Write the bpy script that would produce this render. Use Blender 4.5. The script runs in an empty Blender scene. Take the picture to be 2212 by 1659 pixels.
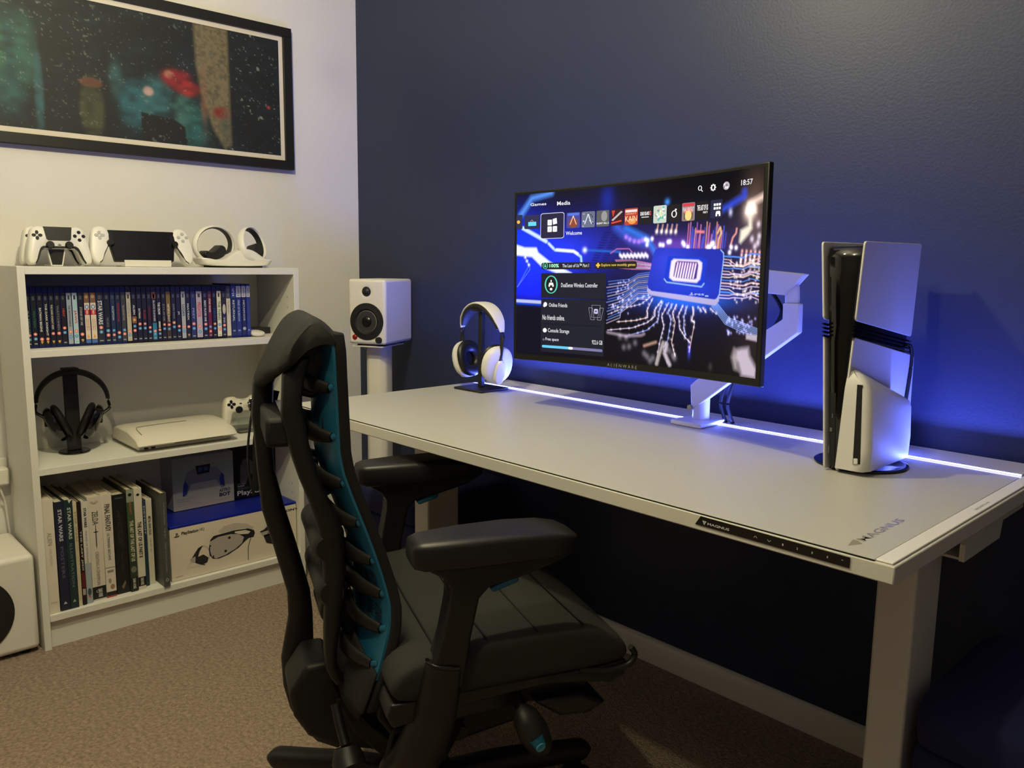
import bpy, bmesh, math, random
import numpy as np
from mathutils import Vector, Matrix
sc = bpy.context.scene
COL = sc.collection
rnd = random.Random(7)

# ---------------------------------------------------------------- camera, view, lights
cd = bpy.data.cameras.new('camera'); cam = bpy.data.objects.new('camera', cd); COL.objects.link(cam)
cd.sensor_width = 36.0; cd.sensor_fit = 'HORIZONTAL'; cd.lens = 1756.204 / 2212 * 36.0; cd.clip_start = 0.05
_R = Matrix(((0.68643106, 0.72708003, 0.01292435), (0.11471547, -0.0907175, -0.98924754), (-0.71808967, 0.68053286, -0.14567864)))
cam.matrix_world = Matrix.Translation((2.70044, -1.74144, 1.07935)) @ Matrix((_R[0], -_R[1], -_R[2])).transposed().to_4x4()
sc.camera = cam
sc.view_settings.view_transform = 'Standard'; sc.view_settings.look = 'None'
sc.view_settings.exposure = 0.0; sc.view_settings.gamma = 1.0; sc.view_settings.use_curve_mapping = False
w = bpy.data.worlds.new('world'); sc.world = w; w.use_nodes = True
w.node_tree.nodes['Background'].inputs[0].default_value = (0.30, 0.30, 0.42, 1)
w.node_tree.nodes['Background'].inputs[1].default_value = 0.012

def lamp(name, kind, loc, power, col, **k):
    d = bpy.data.lights.new(name, kind); d.energy = power; d.color = col
    o = bpy.data.objects.new(name, d); o.location = loc; COL.objects.link(o)
    for a, b in k.items(): setattr(d, a, b)
    return o
LAMP = (1.35, -1.17, 2.05)
lamp('ceiling_bulb_light', 'POINT', LAMP, 50.0, (1.0, 0.895, 0.56), shadow_soft_size=0.035)
LAMP2 = (2.02, -1.70, 2.28)
lamp('ceiling_bulb_light', 'POINT', LAMP2, 28.0, (1.0, 0.885, 0.54), shadow_soft_size=0.03)
# light of the LED strip on the desk: lies on the strip, shines up
led = lamp('led_strip_light', 'AREA', (1.56, -0.1250, 0.7192), 16.0, (0.105, 0.15, 1.0), shape='RECTANGLE', size=1.49, size_y=0.003)
led.rotation_euler = (math.pi, 0, 0)

# added dim violet fill light behind the camera, with no lamp of its own
fill = lamp('violet_fill_light', 'AREA', (3.45, -2.4, 1.5), 0.9, (0.72, 0.60, 1.0), shape='RECTANGLE', size=0.7, size_y=1.6)
fill.rotation_euler = (math.radians(90), 0, math.radians(48))

# ---------------------------------------------------------------- helpers
def lin(c):
    if isinstance(c, str):
        c = tuple(int(c[i:i+2], 16) / 255 for i in (0, 2, 4))
    return tuple(x / 12.92 if x <= 0.04045 else ((x + 0.055) / 1.055) ** 2.4 for x in c[:3])
_mats = {}
def mat(name, col, rough=0.5, metal=0.0, spec=0.5, noise=0.0, nscale=60, bump=0.0, bscale=200, trans=0.0, coat=0.0, ior=1.45):
    if name in _mats: return _mats[name]
    m = bpy.data.materials.new(name); m.use_nodes = True; nt = m.node_tree; b = nt.nodes['Principled BSDF']
    c = lin(col); b.inputs['Base Color'].default_value = (*c, 1); b.inputs['Roughness'].default_value = rough
    b.inputs['Metallic'].default_value = metal; b.inputs['Specular IOR Level'].default_value = spec
    b.inputs['Transmission Weight'].default_value = trans; b.inputs['Coat Weight'].default_value = coat; b.inputs['IOR'].default_value = ior
    tc = nt.nodes.new('ShaderNodeTexCoord')
    if noise > 0:
        n = nt.nodes.new('ShaderNodeTexNoise'); n.inputs['Scale'].default_value = nscale; n.inputs['Detail'].default_value = 4
        r = nt.nodes.new('ShaderNodeMapRange'); r.inputs[1].default_value = 0.3; r.inputs[2].default_value = 0.7
        r.inputs[3].default_value = 1 - noise; r.inputs[4].default_value = 1 + noise
        x = nt.nodes.new('ShaderNodeVectorMath'); x.operation = 'SCALE'; x.inputs[0].default_value = c
        nt.links.new(tc.outputs['Object'], n.inputs['Vector']); nt.links.new(n.outputs[0], r.inputs[0])
        nt.links.new(r.outputs[0], x.inputs['Scale']); nt.links.new(x.outputs[0], b.inputs['Base Color'])
    if bump > 0:
        n = nt.nodes.new('ShaderNodeTexNoise'); n.inputs['Scale'].default_value = bscale; n.inputs['Detail'].default_value = 3
        u = nt.nodes.new('ShaderNodeBump'); u.inputs['Strength'].default_value = bump; u.inputs['Distance'].default_value = 0.002
        nt.links.new(tc.outputs['Object'], n.inputs['Vector']); nt.links.new(n.outputs[0], u.inputs['Height']); nt.links.new(u.outputs[0], b.inputs['Normal'])
    _mats[name] = m; return m
def emit(name, col, s):
    if name in _mats: return _mats[name]
    m = bpy.data.materials.new(name); m.use_nodes = True; nt = m.node_tree; nt.nodes.remove(nt.nodes['Principled BSDF'])
    e = nt.nodes.new('ShaderNodeEmission'); e.inputs[0].default_value = (*col, 1); e.inputs[1].default_value = s
    nt.links.new(e.outputs[0], nt.nodes['Material Output'].inputs[0]); _mats[name] = m; return m
def attr_mat(name, rough=0.45, emission=0.0, coat=0.0):
    m = bpy.data.materials.new(name); m.use_nodes = True; nt = m.node_tree; b = nt.nodes['Principled BSDF']
    a = nt.nodes.new('ShaderNodeAttribute'); a.attribute_name = 'Col'
    if emission:
        b.inputs['Base Color'].default_value = (0.004, 0.004, 0.005, 1); b.inputs['Roughness'].default_value = 0.12; b.inputs['Specular IOR Level'].default_value = 0.15
        nt.links.new(a.outputs['Color'], b.inputs['Emission Color']); b.inputs['Emission Strength'].default_value = emission
    else:
        nt.links.new(a.outputs['Color'], b.inputs['Base Color']); b.inputs['Roughness'].default_value = rough; b.inputs['Coat Weight'].default_value = coat
    return m
M_PRINT = attr_mat('printed_card'); M_GLOSSP = attr_mat('glossy_printed_sleeve', 0.4); M_SCREEN = attr_mat('lit_screen_picture', emission=1.0); M_POSTER = attr_mat('poster_behind_glass', 0.6)

def empty(name, loc=(0, 0, 0), rotz=0.0, label=None, cat=None, group=None):
    o = bpy.data.objects.new(name, None); COL.objects.link(o); o.location = loc; o.rotation_euler = (0, 0, rotz); o.empty_display_size = 0.05
    if label: tag(o, label, cat, group)
    return o
def tag(o, label, cat, group=None, kind=None):
    if label: o['label'] = label
    if cat: o['category'] = cat
    if group: o['group'] = group
    if kind: o['kind'] = kind
    return o
def structure(o, label=None):
    o['kind'] = 'structure'
    if label: o['label'] = label
    return o
def obj(name, bm, m, parent=None, bev=0, seg=2, sub=0, ang=40, flat=False, label=None):
    me = bpy.data.meshes.new(name); bmesh.ops.recalc_face_normals(bm, faces=bm.faces); bm.to_mesh(me); bm.free()
    o = bpy.data.objects.new(name, me); COL.objects.link(o)
    for x in (m if isinstance(m, (list, tuple)) else [m]): me.materials.append(x)
    if not flat:
        me.shade_smooth(); me.set_sharp_from_angle(angle=math.radians(ang))
    if parent: o.parent = parent
    if bev:
        d = o.modifiers.new('bevel', 'BEVEL'); d.width = bev; d.segments = seg; d.limit_method = 'ANGLE'; d.angle_limit = math.radians(35)
        if not flat: d.harden_normals = False
        me.shade_smooth(); me.set_sharp_from_angle(angle=math.radians(75))
    if sub:
        d = o.modifiers.new('subdivision', 'SUBSURF'); d.levels = sub; d.render_levels = sub
    if label: o['label'] = label
    return o
def nb(): return bmesh.new()
def box(bm, x0, x1, y0, y1, z0, z1, M=None, mi=0):
    v = [bm.verts.new((x, y, z)) for x in (x0, x1) for y in (y0, y1) for z in (z0, z1)]
    if M is not None:
        for a in v: a.co = M @ a.co
    for f in ((0, 1, 3, 2), (4, 6, 7, 5), (0, 4, 5, 1), (2, 3, 7, 6), (0, 2, 6, 4), (1, 5, 7, 3)):
        bm.faces.new([v[i] for i in f]).material_index = mi
    return v
def BX(*a, M=None):
    bm = nb(); box(bm, *a, M=M); return bm
def prism(bm, pts, axis, a, b, M=None):
    """pts: 2-D outline in the two axes other than `axis` (in xyz order); extruded from a to b."""
    def p3(p, t):
        q = list(p); q.insert('xyz'.index(axis), t); q = Vector(q); return M @ q if M is not None else q
    A = [bm.verts.new(p3(p, a)) for p in pts]; B = [bm.verts.new(p3(p, b)) for p in pts]; n = len(pts)
    bm.faces.new(A); bm.faces.new(B[::-1])
    for i in range(n): bm.faces.new((A[i], B[i], B[(i+1) % n], A[(i+1) % n]))
    return bm
def PR(pts, axis, a, b, M=None): return prism(nb(), pts, axis, a, b, M)
def loft(bm, rings, cap=True, close=False, M=None):
    R = []
    for r in rings: R.append([bm.verts.new(M @ Vector(p) if M is not None else Vector(p)) for p in r])
    n = len(R[0])
    k = len(R)
    for j in range(k if close else k-1):
        a = R[j]; b = R[(j+1) % k]
        for i in range(n): bm.faces.new((a[i], a[(i+1) % n], b[(i+1) % n], b[i]))
    if cap and not close: bm.faces.new(R[0][::-1]); bm.faces.new(R[-1])
    return bm
def sel(a, b, n=16, p=2.0):
    """superellipse ring"""
    out = []
    for i in range(n):
        t = 2*math.pi*i/n; c, s = math.cos(t), math.sin(t)
        out.append((a*math.copysign(abs(c)**(2/p), c), b*math.copysign(abs(s)**(2/p), s)))
    return out
def smooth_path(pts, n=6):
    P = [Vector(p) for p in pts]
    if len(P) < 3: return P
    out = []
    for i in range(len(P)-1):
        p0 = P[max(i-1, 0)]; p1 = P[i]; p2 = P[i+1]; p3 = P[min(i+2, len(P)-1)]
        for k in range(n):
            t = k/n; out.append(0.5*((2*p1)+(p2-p0)*t+(2*p0-5*p1+4*p2-p3)*t*t+(3*p1-p0-3*p2+p3)*t**3))
    out.append(P[-1]); return out
def tube(bm, pts, r, n=12, up=(0, 0, 1), cap=True, M=None, flat=None, p=2.0):
    """sweep an ellipse along pts; r = number, (a,b) or a list of them per point. a along `side`, b along `up`"""
    pts = [Vector(q) for q in pts]; rings = []
    for i, q in enumerate(pts):
        t = (pts[min(i+1, len(pts)-1)]-pts[max(i-1, 0)]).normalized(); u = Vector(up)
        s = t.cross(u)
        if s.length < 1e-4: s = t.cross(Vector((1, 0.01, 0)))
        s.normalize(); u = s.cross(t)
        if isinstance(r, list):
            x = i*(len(r)-1)/(len(pts)-1); k = min(int(x), len(r)-2); f = x-k
            A = r[k] if isinstance(r[k], tuple) else (r[k],)*2; B = r[k+1] if isinstance(r[k+1], tuple) else (r[k+1],)*2
            rr = (A[0]*(1-f)+B[0]*f, A[1]*(1-f)+B[1]*f)
        else: rr = r if isinstance(r, tuple) else (r, r)
        rings.append([q+s*a+u*b for a, b in sel(rr[0], rr[1], n, p)])
    return loft(bm, rings, cap, M=M)
def lathe(bm, prof, axis='z', o=(0, 0, 0), n=32, M=None, cap=True):
    rings = []
    for r, h in prof:
        ring = []
        for i in range(n):
            t = 2*math.pi*i/n; c, s = r*math.cos(t), r*math.sin(t)
            p = {'z': (c, s, h), 'x': (h, c, s), 'y': (c, h, s)}[axis]
            ring.append(Vector(p)+Vector(o))
        rings.append(ring)
    return loft(bm, rings, cap, M=M)
def rrect(x0, x1, y0, y1, r, n=5):
    o = []
    for cx, cy, a in ((x1-r, y0+r, -90), (x1-r, y1-r, 0), (x0+r, y1-r, 90), (x0+r, y0+r, 180)):
        for i in range(n+1):
            t = math.radians(a+90*i/n); o.append((cx+r*math.cos(t), cy+r*math.sin(t)))
    return o
def ell(cx, cy, a, b, n=20, rot=0):
    c, s = math.cos(rot), math.sin(rot)
    return [(cx+a*math.cos(t)*c-b*math.sin(t)*s, cy+a*math.cos(t)*s+b*math.sin(t)*c) for t in [2*math.pi*i/n for i in range(n)]]
def resample(pts, n):
    P = [Vector(p) for p in pts]; P.append(P[0]); L = [0]
    for a, b in zip(P, P[1:]): L.append(L[-1]+(b-a).length)
    o = []; k = 0
    for i in range(n):
        d = L[-1]*i/n
        while L[k+1] < d: k += 1
        f = (d-L[k])/max(L[k+1]-L[k], 1e-9); o.append(P[k].lerp(P[k+1], f))
    return o
def smooth_closed(pts, n=4):
    P = [Vector(p) for p in pts]; N = len(P); out = []
    for i in range(N):
        p0, p1, p2, p3 = P[i-1], P[i], P[(i+1) % N], P[(i+2) % N]
        for k in range(n):
            t = k/n; out.append(tuple(0.5*((2*p1)+(p2-p0)*t+(2*p0-5*p1+4*p2-p3)*t*t+(3*p1-p0-3*p2+p3)*t**3)))
    return out

# flat printing: coloured polygons and lettering laid on a surface, one mesh with one colour attribute
_txt = {}
def glyphs(s, bold=0.0, space=1.0):
    k = (s, bold, space)
    if k not in _txt:
        c = bpy.data.curves.new('t', 'FONT'); c.body = s; c.size = 1.0; c.offset = bold; c.space_character = space; c.resolution_u = 2
        o = bpy.data.objects.new('t', c); me = bpy.data.meshes.new_from_object(o)
        v = [(a.co.x, a.co.y) for a in me.vertices]; f = [tuple(p.vertices) for p in me.polygons]
        bpy.data.objects.remove(o); bpy.data.curves.remove(c); bpy.data.meshes.remove(me); _txt[k] = (v, f)
    return _txt[k]
class Print:
    def __init__(s): s.v = []; s.f = []; s.c = []; s.L = 1
    def poly(s, pts, col, layer=None):
        L = s.L if layer is None else layer; i = len(s.v); s.v += [(p[0], p[1], L) for p in pts]; s.f.append(tuple(range(i, i+len(pts)))); s.c.append(lin(col) if isinstance(col, str) else col)
        return s
    def rect(s, x0, x1, y0, y1, col, layer=None, r=0):
        return s.poly(rrect(x0, x1, y0, y1, r) if r else [(x0, y0), (x1, y0), (x1, y1), (x0, y1)], col, layer)
    def disc(s, x, y, a, col, layer=None, b=None, n=16): return s.poly(ell(x, y, a, b or a, n), col, layer)
    def ring(s, x, y, a, b, t, col, layer=None, n=28):
        for i in range(n):
            t0 = 2*math.pi*i/n; t1 = 2*math.pi*(i+1)/n
            s.poly([(x+a*math.cos(t0), y+b*math.sin(t0)), (x+a*math.cos(t1), y+b*math.sin(t1)), (x+(a-t)*math.cos(t1), y+(b-t)*math.sin(t1)), (x+(a-t)*math.cos(t0), y+(b-t)*math.sin(t0))], col, layer)
        return s
    def stroke(s, pts, wd, col, layer=None):
        for (x0, y0), (x1, y1) in zip(pts, pts[1:]):
            d = Vector((x1-x0, y1-y0))
            if d.length < 1e-7: continue
            d.normalize(); n = Vector((-d.y, d.x))*wd/2; e = d*wd*0.3
            s.poly([(x0-e.x+n.x, y0-e.y+n.y), (x0-e.x-n.x, y0-e.y-n.y), (x1+e.x-n.x, y1+e.y-n.y), (x1+e.x+n.x, y1+e.y+n.y)], col, layer)
        return s
    def text(s, t, x0, x1, y0, y1, col, layer=None, bold=0.0, rot=0, space=1.0):
        """lettering fitted into the box; rot=-90 reads downwards"""
        v, f = glyphs(t, bold, space)
        if not v: return s
        ax, bx = min(a[0] for a in v), max(a[0] for a in v); ay, by = min(a[1] for a in v), max(a[1] for a in v)
        L = (s.L+1) if layer is None else layer; i = len(s.v)
        for a in v:
            u = (a[0]-ax)/(bx-ax); q = (a[1]-ay)/(by-ay)
            if rot == -90: u, q = q, 1-u
            elif rot == 90: u, q = 1-q, u
            s.v.append((x0+(x1-x0)*u, y0+(y1-y0)*q, L))
        c = lin(col) if isinstance(col, str) else col
        for a in f: s.f.append(tuple(i+k for k in a)); s.c.append(c)
        return s
    def sliced(s, n):
        bm = bmesh.new(); lay = bm.faces.layers.int.new('c')
        for f, k in zip(s.f, range(len(s.f))):
            try: q = bm.faces.new([bm.verts.new((s.v[i][0], s.v[i][1], s.v[i][2])) for i in f])
            except ValueError: continue
            q[lay] = k
        for k in range(n+1): bmesh.ops.bisect_plane(bm, geom=bm.verts[:]+bm.edges[:]+bm.faces[:], plane_co=(k/n, 0, 0), plane_no=(1, 0, 0))
        bm.verts.index_update(); c = s.c
        s.v = [tuple(v.co) for v in bm.verts]; s.f = [tuple(v.index for v in f.verts) for f in bm.faces]; s.c = [c[f[lay]] for f in bm.faces]; bm.free()
        return s
    def build(s, name, P3, m=None, parent=None, step=0.00015):
        """P3(u, v, h) -> point; h = height above the surface"""
        me = bpy.data.meshes.new(name); me.from_pydata([tuple(P3(a[0], a[1], a[2]*step)) for a in s.v], [], s.f)
        at = me.color_attributes.new('Col', 'FLOAT_COLOR', 'CORNER'); k = 0; buf = []
        for f, c in zip(s.f, s.c): buf += [*c, 1.0]*len(f)
        at.data.foreach_set('color', buf); me.materials.append(m or M_PRINT)
        o = bpy.data.objects.new(name, me); COL.objects.link(o)
        if parent: o.parent = parent
        return o
def onX(x, y0, z0):   # printed face looking along +x, u = +y, v = +z
    return lambda u, v, h: (x+h, y0+u, z0+v)
def frameP(o, U, V):
    o = Vector(o); U = Vector(U); V = Vector(V); N = U.cross(V).normalized()
    return lambda u, v, h: o+U*u+V*v+N*h
def ps_symbol(p, x, y, s, col, layer=None):
    """upright P over a lying S"""
    p.poly([(x+.36*s, y+.05*s), (x+.5*s, y), (x+.5*s, y+.82*s), (x+.36*s, y+.9*s)], col, layer)
    p.poly([(x+.5*s, y+.9*s-.06*s), (x+.5*s, y+.74*s), (x+.66*s, y+.66*s), (x+.7*s, y+.78*s), (x+.62*s, y+.86*s)], col, layer)
    p.poly([(x+.6*s, y+.7*s), (x+.72*s, y+.8*s), (x+.74*s, y+.5*s), (x+.6*s, y+.4*s), (x+.53*s, y+.42*s), (x+.62*s, y+.5*s)], col, layer)
    p.poly([(x, y+.22*s), (x+.33*s, y+.36*s), (x+.33*s, y+.27*s), (x+.12*s, y+.19*s), (x+.33*s, y+.2*s), (x+.33*s, y+.1*s), (x+.05*s, y+.1*s)], col, layer)
    p.poly([(x+.53*s, y+.33*s), (x+.95*s, y+.32*s), (x+1.0*s, y+.2*s), (x+.56*s, y+.04*s), (x+.54*s, y+.13*s), (x+.82*s, y+.22*s), (x+.55*s, y+.24*s)], col, layer)

# soft painting on a fine grid of coloured vertices
class Canvas:
    def __init__(s, w, h, col, asp):
        s.w, s.h = w, h; s.asp = asp
        s.U, s.V = np.meshgrid(np.linspace(0, 1, w), np.linspace(0, 1, h)); s.X = s.U*asp
        s.a = np.zeros((h, w, 3)); s.a[:] = col
    def mix(s, k, col, add=False):
        k = np.clip(k, 0, 1)[..., None] if not add else k[..., None]
        s.a = s.a+k*np.array(col) if add else s.a*(1-k)+np.array(col)*k
    def blob(s, u, v, ru, rv, col, add=True, p=1.0, rot=0):
        dx = (s.X-u*s.asp); dy = (s.V-v); c, n = math.cos(rot), math.sin(rot)
        s.mix(np.exp(-(((dx*c+dy*n)/ru)**2+((-dx*n+dy*c)/rv)**2)**p), col, add)
    def poly(s, pts, col, soft=0.004):
        # convex-or-not polygon by even-odd with soft edges
        P = [(a*s.asp, b) for a, b in pts]; ins = np.zeros(s.U.shape, bool); D = np.full(s.U.shape, 9.0)
        for (x0, y0), (x1, y1) in zip(P, P[1:]+P[:1]):
            if y0 != y1:
                t = ((y0 > s.V) != (y1 > s.V)) & (s.X < (x1-x0)*(s.V-y0)/(y1-y0)+x0); ins ^= t
            D = np.minimum(D, s.seg(x0, y0, x1, y1))
        s.mix(np.clip(np.where(ins, 0.5+D/soft, 0.5-D/soft), 0, 1), col)
    def seg(s, x0, y0, x1, y1):
        dx, dy = x1-x0, y1-y0; q = dx*dx+dy*dy+1e-12; t = np.clip(((s.X-x0)*dx+(s.V-y0)*dy)/q, 0, 1)
        return np.hypot(s.X-x0-t*dx, s.V-y0-t*dy)
    def line(s, pts, wd, col, soft=0.003, add=False, dash=0):
        D = np.full(s.U.shape, 9.0)
        for (a, b), (c, d) in zip(pts, pts[1:]): D = np.minimum(D, s.seg(a*s.asp, b, c*s.asp, d))
        k = np.clip((wd/2-D)/soft+0.5, 0, 1)
        s.mix(k, col, add)
    def build(s, name, P3, m, parent=None):
        h, w = s.h, s.w
        v = [tuple(P3(s.U[j, i], s.V[j, i])) for j in range(h) for i in range(w)]
        f = [(j*w+i, (j+1)*w+i, (j+1)*w+i+1, j*w+i+1) for j in range(h-1) for i in range(w-1)]
        me = bpy.data.meshes.new(name); me.from_pydata(v, [], f); me.shade_smooth()
        at = me.color_attributes.new('Col', 'FLOAT_COLOR', 'POINT')
        c = np.ones((h*w, 4)); c[:, :3] = np.clip(s.a.reshape(-1, 3), 0, 50); at.data.foreach_set('color', c.ravel())
        me.materials.append(m); o = bpy.data.objects.new(name, me); COL.objects.link(o)
        if parent: o.parent = parent
        return o
_ns = np.random.RandomState(3)
def vnoise(w, h, cx, cy):
    g = _ns.rand(cy+2, cx+2); y = np.linspace(0, cy, h); x = np.linspace(0, cx, w); yi = y.astype(int); xi = x.astype(int); fy = (y-yi)[:, None]; fx = (x-xi)[None]
    fy = fy*fy*(3-2*fy); fx = fx*fx*(3-2*fx)
    a = g[yi][:, xi]; b = g[yi][:, xi+1]; c = g[yi+1][:, xi]; d = g[yi+1][:, xi+1]
    return (a*(1-fx)+b*fx)*(1-fy)+(c*(1-fx)+d*fx)*fy

# ---------------------------------------------------------------- materials
M_WHITEWALL = mat('white_matt_paint', (0.86, 0.85, 0.84), 0.75, noise=0.02, nscale=3, bump=0.25, bscale=160)
M_BLUEWALL = mat('navy_matt_paint', (0.158, 0.188, 0.295), 0.45, spec=0.4, noise=0.03, nscale=4, bump=0.2, bscale=170)
M_GLOSSWHITE = mat('white_gloss_trim', (0.86, 0.85, 0.82), 0.35)
M_SHELFWHITE = mat('white_foil_board', (0.87, 0.865, 0.83), 0.45)
M_DESKMETAL = mat('white_powder_coat', (0.79, 0.78, 0.75), 0.5, bump=0.12, bscale=900)
M_DESKMAT = mat('white_leatherette_mat', (0.69, 0.685, 0.655), 0.42, bump=0.2, bscale=700)
M_BLACK = mat('black_plastic', (0.115, 0.115, 0.11), 0.5)
M_BLACKGLOSS = mat('gloss_black_plastic', (0.03, 0.03, 0.035), 0.08, coat=0.5)
M_CHAIRPL = mat('chair_graphite_plastic', (0.082, 0.081, 0.074), 0.42, bump=0.1, bscale=600)
M_CHAIRPLD = mat('chair_dark_plastic', (0.055, 0.055, 0.052), 0.5)
M_FABRIC = mat('black_woven_fabric', (0.132, 0.131, 0.119), 0.85, noise=0.12, nscale=500, bump=0.5, bscale=900)
M_HEADREST = mat('dark_headrest_fabric', (0.092, 0.091, 0.083), 0.85, noise=0.12, nscale=500, bump=0.5, bscale=900)
M_FABRICD = mat('black_edge_fabric', (0.045, 0.044, 0.043), 0.9, bump=0.4, bscale=900)
M_PAD = mat('armrest_soft_foam', (0.092, 0.088, 0.092), 0.42, bump=0.12, bscale=900)
M_TEAL = mat('teal_shell_plastic', (0.11, 0.37, 0.49), 0.4)
M_WPLASTIC = mat('white_satin_plastic', (0.88, 0.87, 0.85), 0.38)
M_SPK = mat('white_matt_cabinet', (0.86, 0.845, 0.81), 0.5, bump=0.12, bscale=700)
M_PS5 = mat('white_console_plastic', (0.80, 0.79, 0.78), 0.45, bump=0.1, bscale=1500)
M_STEEL = mat('brushed_steel', (0.6, 0.6, 0.6), 0.3, metal=1.0)
M_CHROME = mat('chrome', (0.8, 0.8, 0.82), 0.12, metal=1.0)
M_RUBBER = mat('black_rubber', (0.06, 0.06, 0.06), 0.7)
M_CLEAR = mat('clear_acrylic', (0.92, 0.94, 0.94), 0.05, trans=1.0, ior=1.1)
M_GREYTXT = mat('grey_plastic', (0.45, 0.44, 0.43), 0.5)
M_NAVYVELVET = mat('navy_velour', (0.08, 0.10, 0.27), 0.9, noise=0.05, nscale=200, bump=0.3, bscale=600)

# ---------------------------------------------------------------- room shell
XR, YB, ZC = 3.7, -3.3, 2.42
structure(obj('wall_left', BX(-0.1, 0, YB-0.1, 0.1, -0.1, ZC+0.1), M_WHITEWALL), 'white painted wall behind the bookcase')
structure(obj('wall_right', BX(0, XR+0.1, 0, 0.1, -0.1, ZC+0.1), M_BLUEWALL), 'dark navy painted wall behind the desk')
M_FAR = mat('grey_matt_paint', (0.48, 0.47, 0.46), 0.8)
structure(obj('wall_far', BX(XR, XR+0.1, YB-0.1, 0, -0.1, ZC+0.1), M_FAR))
structure(obj('wall_back', BX(0, XR, YB-0.1, YB, -0.1, ZC+0.1), M_FAR))
structure(obj('ceiling', BX(-0.1, XR+0.1, YB-0.1, 0.1, ZC, ZC+0.1), mat('ceiling_paint', (0.85, 0.85, 0.84), 0.8)))
# carpet: finely bumped pile
cm = mat('beige_carpet_pile', (0.63, 0.55, 0.475), 0.95, noise=0.30, nscale=105, bump=1.0, bscale=200)
cm.node_tree.nodes['Bump'].inputs['Distance'].default_value = 0.012
structure(obj('floor', BX(0, XR, YB, 0, -0.1, 0.0), cm), 'beige short pile carpet')
def skirting(name, axis, a, b):
    bm = nb(); prof = [(0, 0), (0.016, 0), (0.016, 0.056), (0.011, 0.064), (0.004, 0.068), (0, 0.068)]
    if axis == 'x': prism(bm, [(-p, z) for p, z in prof], 'x', a, b)
    else: prism(bm, prof, 'y', a, b)
    return structure(obj(name, bm, M_GLOSSWHITE))
skirting('baseboard_right', 'x', 0.017, XR); skirting('baseboard_left', 'y', YB, -0.001)
# ceiling lamps out of the picture, where the light comes from
def pendant(p, label):
    c = empty('ceiling_lamp', (p[0], p[1], ZC), label=label, cat='lamp'); d = p[2]+.045-ZC
    obj('ceiling_rose', lathe(nb(), [(0.005, 0), (0.05, 0), (0.045, -0.015), (0.012, -0.02), (0.005, -0.02)]), M_GLOSSWHITE, c)
    obj('cord', lathe(nb(), [(0.003, -0.02), (0.003, d+.03)]), M_GLOSSWHITE, c)
    obj('lamp_holder', lathe(nb(), [(0.003, d+.03), (0.012, d+.028), (0.02, d+.015), (0.02, d), (0.003, d)]), M_GLOSSWHITE, c)
pendant(LAMP, 'white pendant bulb holder on a long cord above the office chair')
pendant(LAMP2, 'white bulb holder close under the ceiling near the right end of the desk')

# wall socket at the left edge
ws = empty('wall_socket', (0, -1.245, 0.46), label='white double wall socket with plug beside the left bookcase side', cat='socket')
obj('face_plate', BX(0.0, 0.010, -0.075, 0.028, -0.043, 0.043), M_GLOSSWHITE, ws, bev=0.004)
obj('plug', BX(0.010, 0.05, -0.022, 0.022, -0.03, 0.02), M_GLOSSWHITE, ws, bev=0.006)
obj('cable', tube(nb(), smooth_path([(0.03, -0.002, -0.03), (0.032, 0.004, -0.06), (0.02, 0.012, -0.09), (0.012, 0.02, -0.2)]), 0.003), M_GLOSSWHITE, ws)

# ---------------------------------------------------------------- bookcase
Y0, Y1 = -1.216, -0.412
bc = empty('bookcase', (0, 0, 0), label='white open bookcase with three shelves against the white wall', cat='bookcase')
bc.location = (0.14, -0.814, 0)
def bl(x0, x1, y0, y1, z0, z1): return BX(x0-0.14, x1-0.14, y0+0.814, y1+0.814, z0, z1)
obj('side_panel', bl(0.018, 0.28, Y0, Y0+0.018, 0, 1.058), M_SHELFWHITE, bc, bev=0.0008)
obj('side_panel', bl(0.018, 0.28, Y1-0.018, Y1, 0, 1.058), M_SHELFWHITE, bc, bev=0.0008)
obj('top_panel', bl(0.018, 0.2795, Y0+0.0182, Y1-0.0182, 1.037, 1.057), M_SHELFWHITE, bc, bev=0.0008)
obj('shelf', bl(0.018, 0.277, Y0+0.0182, Y1-0.0182, 0.817, 0.836), M_SHELFWHITE, bc, bev=0.0008)
obj('shelf', bl(0.018, 0.277, Y0+0.0182, Y1-0.0182, 0.496, 0.515), M_SHELFWHITE, bc, bev=0.0008)
obj('shelf', bl(0.018, 0.279, Y0+0.0182, Y1-0.0182, 0.080, 0.099), M_SHELFWHITE, bc, bev=0.0008)
obj('plinth', bl(0.248, 0.262, Y0+0.0182, Y1-0.0182, 0, 0.0798), M_SHELFWHITE, bc)
bp_ = nb(); box(bp_, 0.0165-0.14, 0.0178-0.14, Y0+0.002+0.814, Y1-0.002+0.814, 0.08, 1.055); obj('back_panel', bp_, M_SHELFWHITE, bc)
for s, yy in ((1, Y0+0.0183), (-1, Y1-0.0183)):
    for zz in (0.62, 0.652, 0.684, 0.716, 0.93, 0.962, 0.30, 0.332, 0.20):
        obj('peg_hole', lathe(nb(), [(0.0026, 0), (0.0026, 0.0006*s)], 'y', (0.235-0.14, yy+0.814, zz), 10), mat('peg_hole_shade', (0.62, 0.6, 0.56), 0.8), bc)

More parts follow.
